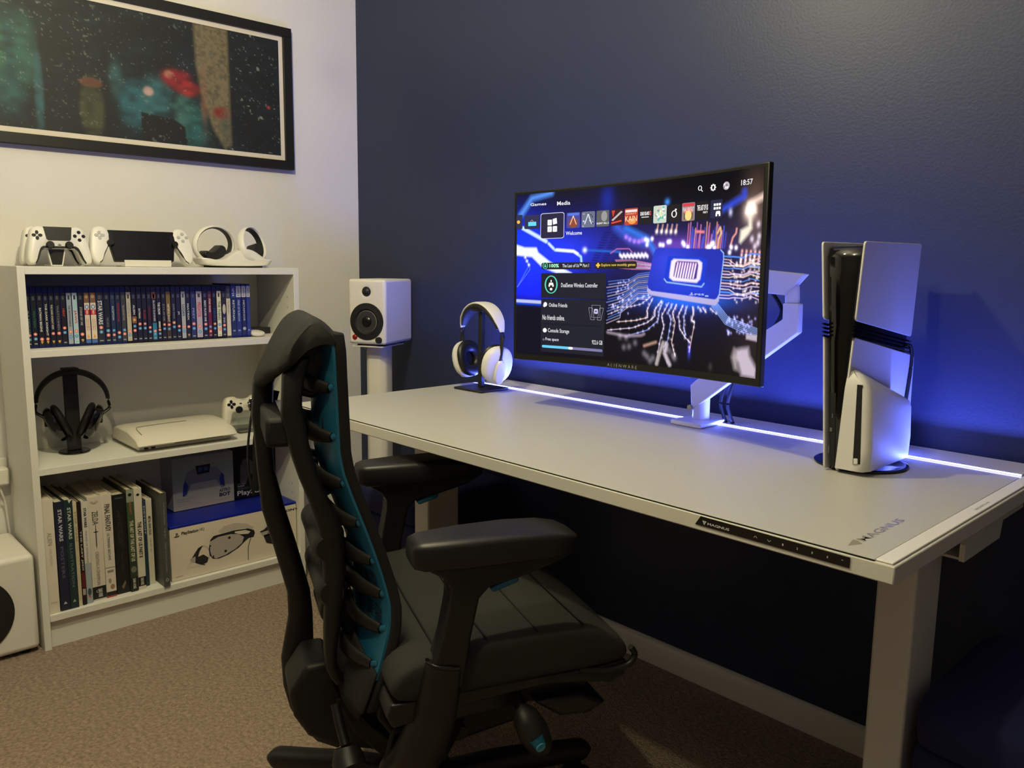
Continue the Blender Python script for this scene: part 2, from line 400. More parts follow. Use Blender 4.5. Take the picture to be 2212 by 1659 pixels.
# framed picture: an invented dark city abstract in a black frame
fp = empty('framed_picture', (0.0, -1.06, 1.63), label='wide dark abstract city picture in a black frame on the white wall', cat='picture')
Yr, Yl, Zt, Zb = -0.277, -1.843, 1.872, 1.398
def F_(x0, x1, y0, y1, z0, z1): return BX(x0, x1, y0+1.06, y1+1.06, z0-1.63, z1-1.63)
bm = nb()
for a in ((Yl, Yr, Zt-0.03, Zt), (Yl, Yr, Zb, Zb+0.03), (Yl, Yl+0.031, Zb+0.03, Zt-0.03), (Yr-0.031, Yr, Zb+0.03, Zt-0.03)):
    box(bm, 0.001, 0.026, a[0]+1.06, a[1]+1.06, a[2]-1.63, a[3]-1.63)
obj('frame', bm, mat('black_frame_wood', (0.10, 0.10, 0.095), 0.45), fp, bev=0.001)
obj('mount', F_(0.004, 0.016, Yl+0.03, Yr-0.03, Zb+0.03, Zt-0.03), mat('cream_mount_board', (0.84, 0.81, 0.76), 0.8), fp)
pl, pr_, pb, pt = Yl+0.047, -0.323, 1.444, 1.826
C = Canvas(460, 130, (0.006, 0.007, 0.009), (pr_-pl)/(pt-pb))
def pu(y): return (y-pl)/(pr_-pl)
n1 = vnoise(460, 130, 60, 26); n2 = vnoise(460, 130, 200, 60); n3 = vnoise(460, 130, 26, 8)
C.mix(n3*n1*0.55, (0.012, 0.03, 0.04))
def patch(y, z, ry, rz, col, k=1.0, p=2.0):
    u = pu(y); v = (pt-z)/(pt-pb); dx = (C.X-u*C.asp)/(ry/(pt-pb)); dy = (C.V-v)/(rz/(pt-pb))
    e = np.exp(-(np.abs(dx)**2+np.abs(dy)**2)**p); C.mix(np.clip(e*k*(0.35+1.1*n1), 0, 1), col)
patch(-1.145, 1.62, .05, .14, (0.02, 0.085, 0.09), .9); patch(-1.10, 1.66, .03, .10, (0.03, 0.11, 0.09), .7); patch(-1.17, 1.68, .02, .12, (0.04, 0.14, 0.08), .6)
patch(-1.07, 1.55, .012, .12, (0.03, 0.10, 0.12), .8); patch(-1.5, 1.6, .15, .16, (0.02, 0.06, 0.07), .8)
patch(-0.80, 1.55, .055, .07, (0.02, 0.10, 0.13), 1); patch(-0.74, 1.58, .05, .06, (0.03, 0.12, 0.14), .9); patch(-0.86, 1.62, .02, .05, (0.03, 0.10, 0.11), .6)
patch(-0.63, 1.50, .05, .08, (0.02, 0.11, 0.11), 1); patch(-0.66, 1.55, .03, .05, (0.05, 0.15, 0.13), .8)
patch(-0.93, 1.52, .035, .09, (0.05, 0.055, 0.025), 1, 4); patch(-0.93, 1.595, .033, .014, (0.10, 0.04, 0.025), 1, 4)
patch(-0.675, 1.645, .045, .028, (0.28, 0.012, 0.02), 1.1); patch(-0.64, 1.62, .04, .022, (0.32, 0.02, 0.02), .9); patch(-0.70, 1.655, .014, .012, (0.45, 0.22, 0.14), .6)
C.poly([(pu(a), (pt-b)/(pt-pb)) for a, b in ((-0.615, 1.826), (-0.505, 1.826), (-0.503, 1.46), (-0.525, 1.448), (-0.56, 1.50), (-0.595, 1.60), (-0.612, 1.70))], (0.17, 0.135, 0.075), 0.03)
C.mix(np.clip((C.U > pu(-0.615))*(C.U < pu(-0.503))*(n2-0.35)*1.1, 0, 0.6), (0.035, 0.045, 0.03))
patch(-0.535, 1.56, .03, .02, (0.18, 0.02, 0.015), .9); patch(-0.59, 1.60, .012, .10, (0.22, 0.10, 0.06), .5); patch(-0.52, 1.50, .02, .05, (0.05, 0.07, 0.05), .7)
C.poly([(pu(a), (pt-b)/(pt-pb)) for a, b in ((-0.79, 1.53), (-0.69, 1.52), (-0.655, 1.50), (-0.65, 1.444), (-0.79, 1.444))], (0.006, 0.007, 0.008), 0.01)
patch(-0.765, 1.595, .016, .014, (0.45, 0.30, 0.28), .8, 3); patch(-0.365, 1.60, .006, .006, (0.3, 0.02, 0.03), .9)
dots = (n2 > 0.87)*(n1 > 0.5)*np.clip(n3*1.3, 0, 1); m_ = (C.U > pu(-0.50)); C.mix(np.clip(dots*(0.35+0.4*m_), 0, 1), (0.28, 0.30, 0.25))
speck = (_ns.rand(130, 460) > 0.990)*1.0; C.mix(speck*0.35*(0.3+n3), (0.30, 0.32, 0.28))
C.build('picture_sheet', lambda u, v: (0.0166, pl+(pr_-pl)*u+1.06, pt-(pt-pb)*v-1.63), M_POSTER, fp)

# ---------------------------------------------------------------- subwoofer
sb = empty('subwoofer', (0.135, -1.365, 0), label='white cube subwoofer with black round driver on the floor', cat='speaker')
obj('cabinet', BX(-0.12, 0.135, -0.14, 0.142, 0.012, 0.282), M_SPK, sb, bev=0.014, seg=4)
obj('driver', lathe(nb(), [(0.108, 0.1345), (0.108, 0.1385), (0.104, 0.1405), (0.05, 0.1415), (0.004, 0.1415)], 'x', (0, -0.022, 0.141), 48), M_BLACK, sb)
for a in (-0.1, 0.1):
    for b in (-0.11, 0.11): obj('foot', lathe(nb(), [(0.015, 0), (0.015, 0.0125)], 'z', (a, b, 0), 16), M_RUBBER, sb)

# ---------------------------------------------------------------- desk
DX0, DX1, DY0, DY1, DZ = 0.812, 2.331, -0.737, -0.02, 0.7187
dk = empty('sit_stand_desk', (1.5715, -0.378, 0), label='long white metal sit-stand desk with white mat along the navy wall', cat='desk')
def dl(x0, x1, y0, y1, z0, z1): return BX(x0-1.5715, x1-1.5715, y0+0.378, y1+0.378, z0, z1)
def dv(x, y, z): return (x-1.5715, y+0.378, z)
bm = nb(); box(bm, DX0-1.5715, DX1-1.5715, DY0+0.378, DY1+0.378, 0.6915, 0.7160)
obj('desktop', bm, M_DESKMETAL, dk, bev=0.002)
obj('desk_mat', dl(DX0+0.006, DX1-0.026, DY0+0.003, -0.1305, 0.7162, DZ), M_DESKMAT, dk, bev=0.001)
obj('dark_gap_strip', dl(DX0+0.004, DX1-0.026, DY0+0.0012, DY0+0.0028, 0.7160, 0.7176), M_RUBBER, dk)  # dark strip added to draw the shaded gap between mat and desktop edge
obj('edge_trim', dl(DX1-0.0255, DX1-0.004, DY0+0.004, DY1-0.002, 0.7162, DZ+0.0004), M_GLOSSWHITE, dk, bev=0.0012)
obj('cable_lid', dl(DX0+0.05, DX1-0.0265, -0.1185, DY1+0.001, 0.7162, 0.7222), M_DESKMETAL, dk, bev=0.0006)
obj('led_strip', dl(DX0+0.012, DX1-0.0265, -0.1300, -0.1190, 0.7162, 0.7186), emit('led_strip_glow', (0.30, 0.28, 1.0), 3.2), dk, label='glowing blue-white light strip')
for s, x0 in ((-1, 0.921), (1, 2.189)):
    obj('leg_column', dl(x0, x0+0.062, -0.425, -0.315, 0.12, 0.655), M_DESKMETAL, dk, bev=0.005, seg=3)
    obj('leg_sleeve', dl(x0+0.006, x0+0.056, -0.418, -0.322, 0.03, 0.125), M_DESKMETAL, dk, bev=0.005, seg=3)
    obj('foot', dl(x0-0.008, x0+0.070, -0.70, -0.04, 0.004, 0.034), M_DESKMETAL, dk, bev=0.008, seg=3)
    obj('leg_bracket', dl(x0-0.010, x0+0.072, -0.50, -0.05, 0.655, 0.6912), M_DESKMETAL, dk, bev=0.006, seg=2)
obj('crossbeam', dl(0.985, 2.187, -0.40, -0.34, 0.645, 0.69), M_DESKMETAL, dk, bev=0.003)
obj('cable_tray', PR([(-0.215+0.378, 0.6912), (-0.215+0.378, 0.60), (-0.06+0.378, 0.60), (-0.06+0.378, 0.6912), (-0.065+0.378, 0.6912), (-0.065+0.378, 0.606), (-0.210+0.378, 0.606), (-0.210+0.378, 0.6912)], 'x', 1.0-1.5715, 2.19-1.5715), M_DESKMETAL, dk)
obj('rail_flange', dl(2.262, 2.2918, -0.366, -0.215, 0.622, 0.626), M_DESKMETAL, dk)
obj('side_rail', PR([(-0.372+0.378, 0.650), (-0.372+0.378, 0.622), (-0.195+0.378, 0.622), (-0.185+0.378, 0.652), (-0.07+0.378, 0.652), (-0.07+0.378, 0.691), (-0.355+0.378, 0.691), (-0.355+0.378, 0.665)], 'x', 2.292-1.5715, 2.300-1.5715), M_DESKMETAL, dk)
bm = PR([(x-1.5715, z) for x, z in ((2.051, .7145), (2.042, .7005), (2.2755, .699), (2.2755, .713))], 'y', DY0+0.378-0.0012, DY0+0.378+0.0005)
cpn = obj('control_panel', bm, M_BLACKGLOSS, dk)
p = Print(); g = 'c9c9cf'
p.poly([(.0125, .0093), (.0195, .0093), (.016, .0030)], g); p.poly([(.0155, .0085), (.0165, .0085), (.016, .0045)], '101012', 2)
p.text('MAGNUS', .0215, .058, .0045, .0082, g, bold=.02)
for cx, s in ((.0995, 1), (.1205, -1)): p.stroke([(cx-.0025, .0065-.001*s), (cx, .0065+.0014*s), (cx+.0025, .0065-.001*s)], .0007, g)
for cx, t in ((.141, '1'), (.162, '2'), (.183, '3'), (.204, 'S')): p.text(t, cx-.001, cx+.001, .0048, .0080, g, bold=.03)
p.rect(.2225, .2250, .0075, .0081, g)
p.build('panel_lettering', frameP(dv(2.042, DY0-0.0013, 0.6995), (1, 0, 0), (0, 0, 1)), None, dk)
p = Print(); sv = 'a9a69c'
p.poly([(0, .004), (.030, .0105), (.030, -.0045+.008)], 'd8d6cc'); p.poly([(0, .004), (.030, .0035), (.022, -.006)], '8e8b80'); p.poly([(.010, .0045), (.026, .0075), (.026, .004)], sv, 2)
p.build('desk_logo', frameP(dv(2.264, -0.712, DZ), (0, 1, 0), (-1, 0, 0)), mat('polished_logo', (0.62, 0.60, 0.52), 0.2, metal=0.35), dk)
p = Print(); p.text('MAGNUS', .034, .172, -.004, .0085, sv, bold=.015)
p.build('desk_logo_lettering', frameP(dv(2.264, -0.712, DZ), (0, 1, 0), (-1, 0, 0)), _mats['polished_logo'], dk)
p = Print(); p.text('SECRETLAB', 0, .062, 0, .0035, '8b877d')
p.build('trim_lettering', frameP(dv(2.320, -0.405, DZ+0.0004), (0, 1, 0), (-1, 0, 0)), None, dk)

# ---------------------------------------------------------------- monitor
def mon_matrix(loc, yaw, tilt, roll):
    r = Vector((math.cos(yaw), math.sin(yaw), 0)); u0 = Vector((0, 0, 1)); n0 = r.cross(u0)
    u = math.cos(tilt)*u0-math.sin(tilt)*n0; n = r.cross(u); r2 = math.cos(roll)*r+math.sin(roll)*u; u2 = math.cos(roll)*u-math.sin(roll)*r
    return Matrix.Translation(loc) @ Matrix((r2, -n, u2)).transposed().to_4x4()
mo = empty('monitor', label='large curved monitor showing a glowing blue game home screen', cat='monitor')
mo.matrix_world = mon_matrix((1.570, -0.352, 1.056), math.radians(-3.08), math.radians(0.55), math.radians(1.19))
MW, MH, CR = 0.715, 0.412, 1.7
sag = CR-CR*math.cos(MW/2/CR)
def mp(x, z, h=0.0):      # point on the curved front, h towards the viewer
    t = x/CR; return Vector(((CR-h)*math.sin(t), -(CR-(CR-h)*math.cos(t))+sag, z))
def curved(x0, x1, z0, z1, back, bm=None, n=24, taper=0.0):
    rings = []
    for i in range(n+1):
        x = x0+(x1-x0)*i/n; b = back(x) if callable(back) else back
        rings.append([mp(x, z0, 0), mp(x, z1, 0), mp(x, z1-taper, -b), mp(x, z0+taper, -b)])
    return loft(bm or nb(), rings)
obj('bezel', curved(-MW/2, MW/2, -MH/2, MH/2, 0.012), mat('bezel_black', (0.045, 0.045, 0.045), 0.4), mo, bev=0.002)
bm = nb(); rings = []
for x, hh, b in ((-.345, .165, .0125), (-.33, .19, .018), (-.20, .196, .030), (-.08, .198, .042), (0, .198, .046), (.08, .198, .042), (.20, .196, .030), (.33, .19, .018), (.345, .165, .0125)):
    rings.append([mp(x, -hh, -.0122), mp(x, hh, -.0122), mp(x, hh-.02, -b), mp(x, -hh+.02, -b)])
obj('rear_shell', loft(bm, rings), M_WPLASTIC, mo, bev=0.003)
AX0, AX1, AZ0, AZ1 = -.3485, .3465, -MH/2+.0155, MH/2-.0068
def scr(u, v, h=0.0): return mp(AX0+(AX1-AX0)*u, AZ1-(AZ1-AZ0)*v, h+0.0006)
_src = ((108, 320), (1768, 107), (1695, 1532), (103, 1365))
def _hom():
    A = []; b = []
    for (x, y), (u, v) in zip(_src, ((0, 0), (1, 0), (1, 1), (0, 1))):
        A.append([x, y, 1, 0, 0, 0, -u*x, -u*y]); b.append(u); A.append([0, 0, 0, x, y, 1, -v*x, -v*y]); b.append(v)
    return np.append(np.linalg.solve(np.array(A, float), np.array(b, float)), 1).reshape(3, 3)
_H = _hom()
def art(x, y):            # drawing units of the wallpaper -> screen u, v
    w_ = _H @ np.array([x, y, 1.0]); return (float(w_[0]/w_[2]), float(w_[1]/w_[2]))
def arts(l): return [art(*q) for q in l]
C = Canvas(560, 315, (0.006, 0.0055, 0.020), 16/9)
def B_(x, y, rx, ry, col, **k):
    u, v = art(x, y); C.blob(u, v, rx, ry, col, **k)
# broad glows
B_(180, 900, .38, .24, (0.0, 0.012, 1.0)); B_(130, 620, .25, .20, (0.0, 0.03, 0.8)); B_(420, 690, .30, .14, (0.01, 0.03, 0.62)); B_(560, 480, .28, .18, (0.004, 0.006, 0.16))
B_(1180, 840, .46, .24, (0.015, 0.012, 0.24)); B_(900, 600, .3, .12, (0.016, 0.012, 0.12)); B_(1690, 420, .09, .2, (0.26, 0.15, 0.09)); B_(1500, 580, .26, .12, (0.025, 0.017, 0.05))
B_(1670, 1300, .14, .2, (0.06, 0.033, 0.022)); B_(1000, 1300, .4, .16, (0.003, 0.002, 0.010)); B_(640, 330, .05, .08, (0.0, 0.02, 0.35)); B_(1150, 640, .25, .05, (0.15, 0.03, 0.3))
C.poly(arts([(103, 1035), (620, 1110), (1000, 1200), (1000, 1400), (103, 1365)]), (0.006, 0.006, 0.030), 0.12)
C.poly(arts([(103, 1050), (243, 1062), (243, 1365), (103, 1365)]), (0.006, 0.007, 0.055), 0.02)
# soft beams upper left
C.line(arts([(128, 455), (190, 340), (300, 300)]), .035, (0.10, 0.30, 0.95), .03); C.line(arts([(140, 540), (270, 625)]), .022, (0.7, 0.9, 1.0), .012)
C.poly(arts([(103, 650), (150, 668), (215, 668), (225, 700), (290, 760), (420, 835), (330, 835), (250, 800), (190, 730), (103, 720)]), (0.95, 1.0, 1.0), .014)
C.line(arts([(285, 640), (312, 672)]), .016, (0.7, 0.9, 1.0), .01); C.line(arts([(320, 682), (430, 690), (475, 725), (478, 760)]), .014, (0.5, 0.85, 1.0), .01); C.line(arts([(330, 680), (430, 688), (455, 705)]), .016, (1, 1, 1), .01)
C.line(arts([(103, 1020), (243, 1030)]), .020, (0.55, 0.6, 0.95), .006); C.line(arts([(103, 1038), (243, 1048)]), .008, (0.0, 0.08, 0.8), .006)
for a in (0, 22): C.line(arts([(155+a/2, 735+a), (172+a/3, 790+a), (110, 930)]), .003, (0.15, 0.3, 0.9), .004)
for q in ((153, 733), (162, 757), (173, 783)): B_(*q, .008, .008, (1, 1, 1.2))
# distant blue rails, upper middle
for k in range(2):
    for j in range(16): C.line(arts([(620-j*7+k*62, 560+j*17), (655-j*7+k*62, 562+j*17)]), .006, (0.01, 0.015, 0.28), .006)
C.line(arts([(700, 520), (790, 600), (880, 620)]), .05, (0.05, 0.12, 0.8), .05); C.line(arts([(760, 530), (900, 600), (955, 690)]), .03, (0.03, 0.2, 0.9), .03)
for q in ((760, 590), (785, 606), (815, 618), (845, 620), (870, 610)): B_(*q, .012, .012, (0.55, 0.15, 0.55))
C.line(arts([(500, 680), (720, 690)]), .012, (0.02, 0.15, 0.75), .01); B_(498, 680, .014, .014, (1, 1, 1.2))
C.line(arts([(1445, 400), (1610, 310), (1610, 280)]), .03, (0.03, 0.08, 0.8), .03); B_(1503, 420, .012, .018, (0.6, 0.6, 0.9)); B_(1040, 350, .018, .018, (0.05, 0.3, 0.9))
# warm bright wires, upper right
C.poly(arts([(1770, 285), (1640, 350), (1625, 420), (1700, 420), (1700, 360), (1770, 330)]), (1.0, 0.75, 0.62), .03); B_(1652, 412, .035, .04, (1.2, 1.0, 0.85))
C.poly(arts([(1645, 440), (1665, 440), (1670, 530), (1640, 570), (1610, 600), (1580, 630), (1568, 620), (1580, 540), (1640, 510)]), (1.0, 0.92, 0.75), .02)
for q in ((1668, 600), (1720, 500), (1725, 580), (1715, 625), (1690, 650)): B_(*q, .012, .016, (0.7, 0.62, 0.7))
for c in range(5):
    for r in range(4): B_(1592+c*34-r*4, 680+r*26+c*2, .0075, .009, (1.0, 0.45+.2*(r > 0), 0.35+.25*(r > 0)))
C.poly(arts([(1645, 778), (1740, 784), (1738, 795), (1640, 790)]), (0.8, 0.75, 0.8), .006)
# comb of coloured wires above the chip
for k in range(5):
    x = 970+k*33; C.line(arts([(x+6, 505), (x-2, 552)]), .010, (0.75, 0.4, 0.35), .008); B_(x-4, 552, .010, .012, (1, 0.9, 0.7))
cols = [(0.9, 0.25, 0.35), (0.85, 0.3, 0.7), (0.1, 0.15, 1.0), (0.05, 0.1, 0.9), (1.0, 0.45, 0.25), (0.5, 0.15, 0.8)]
for k in range(22):
    x = 1180+k*13+rnd.uniform(-4, 4); C.line(arts([(x+14, rnd.uniform(480, 590)), (x, 660)]), .0055, cols[k % 6], .006)
C.line(arts([(1405, 660), (1412, 600), (1432, 560), (1425, 520), (1405, 560)]), .010, (1.0, 0.6, 0.25), .008)
C.line(arts([(1500, 650), (1520, 590), (1545, 560), (1550, 530)]), .010, (1.0, 0.4, 0.35), .008)
C.line(arts([(1250, 550), (1300, 552)]), .014, (1.0, 0.25, 0.3), .01)
for q in ((890, 605), (905, 612), (935, 600), (900, 640), (990, 640), (1010, 642), (1045, 620), (1060, 618), (1150, 625), (1160, 640), (1185, 655), (1330, 655), (1345, 655), (1360, 635), (1372, 628), (1380, 660), (1508, 655), (1545, 658), (1495, 690)): B_(*q, .010, .011, (1.3, 1.25, 1.3))
C.line(arts([(660, 700), (700, 670), (780, 668), (800, 690)]), .006, (0.7, 0.2, 0.6), .006)
for k in range(24): B_(720+k*8, 710+8*(k % 3)-(k*.3), .0065, .010, (1.1, 1.0, 0.95))
for k in range(7): C.line(arts([(690+k*4, 745+k*9), (800, 745+k*10), (940, 770+k*6)]), .004, ((0.9, 0.3, 0.45), (0.8, 0.4, 0.8), (0.9, 0.7, 0.8))[k % 3], .004)
# traces left of chip
for k in range(15):
    y = 800+k*13; c = ((0.12, 0.28, 1.0), (0.35, 0.45, 1.0), (0.75, 0.65, 0.9))[k % 3]
    pts = [(925-k*1.2, y+25), (840, y+38-k), (780-k*4, y+75+k*3), (720, y+80+k*5), (650-rnd.uniform(0, 20), y+90+k*7)]
    C.line(arts(pts), .0032, c, .004)
    for j in range(3): B_(pts[2][0]+rnd.uniform(-70, 50), pts[2][1]+rnd.uniform(-4, 14), .0055, .0065, (.45, .42, .75))
# traces right of chip
for k in range(15):
    y = 715+k*20; c = ((0.1, 0.3, 1.0), (0.95, 0.6, 0.6), (0.8, 0.6, 0.9), (1.0, 0.85, 0.75))[k % 4]
    a_ = rnd.uniform(-22, 30)
    C.line(arts([(1448-k*2.6, y), (1490, y+4), (1530+a_*.3, y+a_+12), (1600, y+a_+18), (1660, y+a_-10+k), (1735, y+k*2-12)]), .0045 if k % 3 else .007, c, .004)
    for j in range(5): B_(1500+rnd.uniform(0, 225), y+rnd.uniform(-5, 30), .0055, .0065, (.75, .6, .55))
for k in range(6): C.line(arts([(1400-k*8, 1030+k*4), (1490-k*6, 1130+k*8), (1560+k*5, 1150+k*14), (1712, 1200+k*10)]), .0035, (0.3, 0.45, 1.0), .004)
for k in range(40): B_(1470+rnd.uniform(0, 240), 1130+rnd.uniform(-10, 110), .006, .007, (.35, .35, .8))
# traces below the chip
fan = [[(1000, 1015), (955, 1075), (955, 1120), (900, 1165), (800, 1200), (640, 1215)], [(1010, 1020), (985, 1080), (975, 1150), (900, 1215), (760, 1255)], [(940, 1000), (900, 1080), (905, 1130), (820, 1150), (700, 1160)],
       [(1050, 1030), (1000, 1120), (1015, 1190), (990, 1280), (960, 1440)], [(1080, 1035), (1045, 1090), (1065, 1150), (1040, 1290), (1010, 1330), (1040, 1440)], [(1105, 1040), (1075, 1100), (1095, 1160), (1070, 1300), (1095, 1390)],
       [(1150, 1045), (1120, 1110), (1125, 1200), (1165, 1260), (1205, 1300)], [(1185, 1050), (1160, 1110), (1155, 1190), (1170, 1250)], [(1220, 1055), (1225, 1100), (1215, 1150), (1235, 1160), (1195, 1360)],
       [(930, 985), (860, 1040), (780, 1060), (700, 1060)], [(915, 975), (850, 1000), (720, 1020)], [(1290, 1060), (1320, 1095)], [(1350, 1065), (1395, 1105)], [(1260, 1055), (1290, 1090)]]
for k, f in enumerate(fan):
    c = ((0.75, 0.6, 0.85), (0.25, 0.35, 1.0), (0.9, 0.6, 0.5))[k % 3]; C.line(arts(f), .0045 if k < 9 else .003, c, .004)
    for a, b in zip(f, f[1:]):
        for j in range(3): t = (j+.5)/3; B_(a[0]+(b[0]-a[0])*t+rnd.uniform(-8, 8), a[1]+(b[1]-a[1])*t, .0065, .0075, (.5, .45, .55))
C.line(arts([(1010, 1300), (985, 1370), (965, 1440)]), .022, (0.62, 0.52, 0.50), .016); C.line(arts([(1035, 1310), (1020, 1370), (1055, 1445)]), .024, (0.70, 0.60, 0.66), .016)
C.line(arts([(640, 1230), (760, 1255), (860, 1250), (880, 1240)]), .016, (0.45, 0.35, 0.45), .014); C.line(arts([(880, 1320), (960, 1295)]), .016, (0.6, 0.35, 0.25), .014)
for q in ((880, 1370), (900, 1390), (940, 1400), (920, 1420), (745, 1330), (780, 1325), (820, 1300), (720, 1260), (760, 1265), (1080, 1380), (1050, 1350), (1090, 1400)): B_(*q, .016, .018, (.26, .24, .26))
B_(1195, 1350, .010, .035, (0.05, 0.08, 0.9)); B_(1350, 1455, .014, .02, (.10, .10, .09))
# pale shapes lower right
C.poly(arts([(1620, 1235), (1712, 1243), (1708, 1285), (1622, 1270)]), (0.65, 0.55, 0.68), .012)
C.poly(arts([(1590, 1330), (1640, 1325), (1650, 1380), (1705, 1470), (1695, 1532), (1585, 1515), (1560, 1430), (1530, 1400), (1545, 1340)]), (0.72, 0.60, 0.72), .03)
C.poly(arts([(1510, 1390), (1530, 1330), (1545, 1370), (1560, 1480), (1530, 1470)]), (0.60, 0.50, 0.50), .03)
# chip
B_(1170, 1010, .30, .05, (0.0, 0.15, 0.9))
C.poly(arts([(903, 915), (930, 950), (1385, 1005), (1418, 975), (1414, 1018), (1388, 1046), (1355, 1044), (925, 980), (899, 955)]), (0.55, 0.50, 0.80), .006)
C.poly(arts([(985, 660), (1425, 668), (1450, 690), (1452, 730), (1420, 965), (1405, 995), (1380, 1006), (932, 950), (906, 932), (903, 900), (945, 700), (958, 672)]), (0.015, 0.035, 0.60), .006)
B_(1040, 760, .16, .10, (0.02, 0.03, 0.25)); B_(1180, 930, .25, .06, (0.0, 0.02, 0.2))
C.line(arts([(1428, 672), (1450, 695), (1450, 735), (1418, 970), (1402, 1000)]), .006, (0.35, 0.6, 1.0), .004)
C.poly(arts([(1045, 715), (1300, 722), (1325, 750), (1302, 900), (1285, 920), (1040, 890), (1018, 865)]), (0.005, 0.05, 0.80), .008)
C.line(arts([(1018, 870), (1035, 892), (1285, 922), (1303, 900)]), .007, (0.35, 0.6, 1.0), .005)
C.poly(arts([(1085, 735), (1265, 742), (1290, 760), (1288, 800), (1275, 870), (1250, 895), (1080, 882), (1054, 862), (1056, 830), (1068, 750)]), (0.98, 0.88, 1.0), .01)
C.poly(arts([(1112, 748), (1255, 755), (1262, 775), (1248, 865), (1235, 872), (1090, 860), (1083, 850), (1098, 760)]), (0.11, 0.05, 0.42), .008)
for c in range(8):
    for r in range(13): B_(1115+c*18.5-r*1.8, 760+r*8.0+c*1.0, .0045, .0045, (1.2, 0.75+.02*r, 0.95))
_m = np.clip(C.a.max(axis=2, keepdims=True), 0, 1); C.a = np.minimum(C.a*_m**0.5, 1.2)
sp = C.build('screen', lambda u, v: scr(u, v), M_SCREEN, mo)
# interface lettering and tiles
p = Print(); W_ = (0.95, 0.95, 1.0)
def R2(q): (a, b), (c, d) = q; return (min(a, c), max(a, c), 1-max(b, d), 1-min(b, d))
def tx(s, q, col=W_, bold=0.012, layer=4): x0, x1, y0, y1 = R2(q); p.text(s, x0, x1, y0, y1, col, layer, bold)
def rc(q, col, layer=1, r=0.006): x0, x1, y0, y1 = R2(q); p.rect(x0, x1, y0, y1, col, layer, r=r)
tx('Games', [(0.0601,0.075),(0.1306,0.0569)], bold=.012); tx('Media', [(0.1779,0.0827),(0.2352,0.0586)]); tx('Welcome', [(0.2176,0.2626),(0.2881,0.2403)], bold=.01); tx('18:57', [(0.9194,0.0764),(0.9609,0.0502)], bold=.01)
tiles = [[(-0.0021,0.2134),(0.0255,0.1244)], [(0.0341,0.2146),(0.1008,0.1301)], [(0.2201,0.222),(0.2783,0.1301)], [(0.2851,0.2227),(0.3423,0.1308)], [(0.3491,0.2226),(0.4027,0.1306)], [(0.4094,0.2206),(0.4622,0.1305)], [(0.4676,0.2237),(0.5221,0.1315)], [(0.5294,0.2232),(0.5792,0.134)], [(0.5858,0.224),(0.6382,0.1307)], [(0.6443,0.2236),(0.693,0.1318)], [(0.6991,0.2238),(0.7494,0.1303)], [(0.756,0.2207),(0.8013,0.1316)], [(0.8089,0.219),(0.8539,0.1302)]]
tcol = [(.03, .03, .09), (.03, .03, .09), (.08, .07, .30), (.16, .18, .26), (.12, .12, .13), (.05, .01, .015), (.55, .06, .03), (.012, .01, .012), (.62, .72, .60), (.012, .01, .012), (.30, .22, .20), (.012, .008, .008), (.02, .022, .06)]
for q, c in zip(tiles, tcol): rc(q, c)
def tb(k): return R2(tiles[k])
x0, x1, y0, y1 = tb(0); p.disc((x0+x1)/2-.004, (y0+y1)/2, .007, (1, .55, .1), 3, .011)
x0, x1, y0, y1 = tb(1); p.rect(x0+.017, x1-.014, y0+.018, y0+.043, (.15, .75, 1), 3, r=.002); p.ring((x0+x1)/2, y0+.043, .006, .012, .002, (.9, .4, .4), 3, 14)
x0, x1, y0, y1 = R2([(0.1058,0.2795),(0.2103,0.1238)]); p.rect(x0, x1, y0, y1, (.75, .75, 1.0), 1, r=.012); p.rect(x0+.002, x1-.002, y0+.0035, y1-.0035, (.022, .02, .055), 2, r=.011)
cx, cy = (x0+x1)/2, (y0+y1)/2
for a, b in ((-1, -1), (1, -1), (-1, 1)): p.rect(cx+a*.0115-.0095, cx+a*.0115+.0095, cy+b*.020-.017, cy+b*.020+.017, (1, 1, 1), 3, r=.003)
p.poly([(cx+.003, cy+.006), (cx+.021, cy+.012), (cx+.0185, cy+.046), (cx+.001, cy+.040)], (1, 1, 1), 3)
p.ring(cx-.0115, cy+.020, .004, .007, .0012, (.4, .4, .5), 4, 12); p.ring(cx+.0115, cy-.020, .004, .007, .0012, (.4, .4, .5), 4, 12)
p.stroke([(cx-.0145, cy-.025), (cx-.0085, cy-.015)], .0012, (.4, .4, .5), 4); p.stroke([(cx-.0145, cy-.015), (cx-.0085, cy-.025)], .0012, (.4, .4, .5), 4)
x0, x1, y0, y1 = tb(2); p.disc((x0+x1)/2, y0+.03, .020, (.30, .07, .04), 2, .028); p.stroke([(x0+.016, y0+.022), ((x0+x1)/2, y1-.02), (x1-.016, y0+.022)], .0035, (1, .65, .4), 3); p.rect(x0+.004, x1-.004, y1-.018, y1-.004, (.1, .2, .9), 2, r=.003)
x0, x1, y0, y1 = tb(3); p.stroke([(x0+.014, y0+.02), ((x0+x1)/2, y1-.014), (x1-.014, y0+.02)], .0035, (.85, .9, 1), 3)
for k in range(14): p.disc(x0+.006+rnd.random()*(x1-x0-.012), y0+.008+rnd.random()*(y1-y0-.016), .004, rnd.choice([(.05, .06, .1), (.4, .45, .6), (.7, .75, .9)]), 2, .005, 6)
x0, x1, y0, y1 = tb(4); p.disc((x0+x1)/2+.006, (y0+y1)/2+.012, .013, (.35, .33, .34), 2, .030); p.text('SILENT HILL 2', x0+.001, x1-.001, y0+.014, y0+.024, (1, 1, 1), 4, .02)
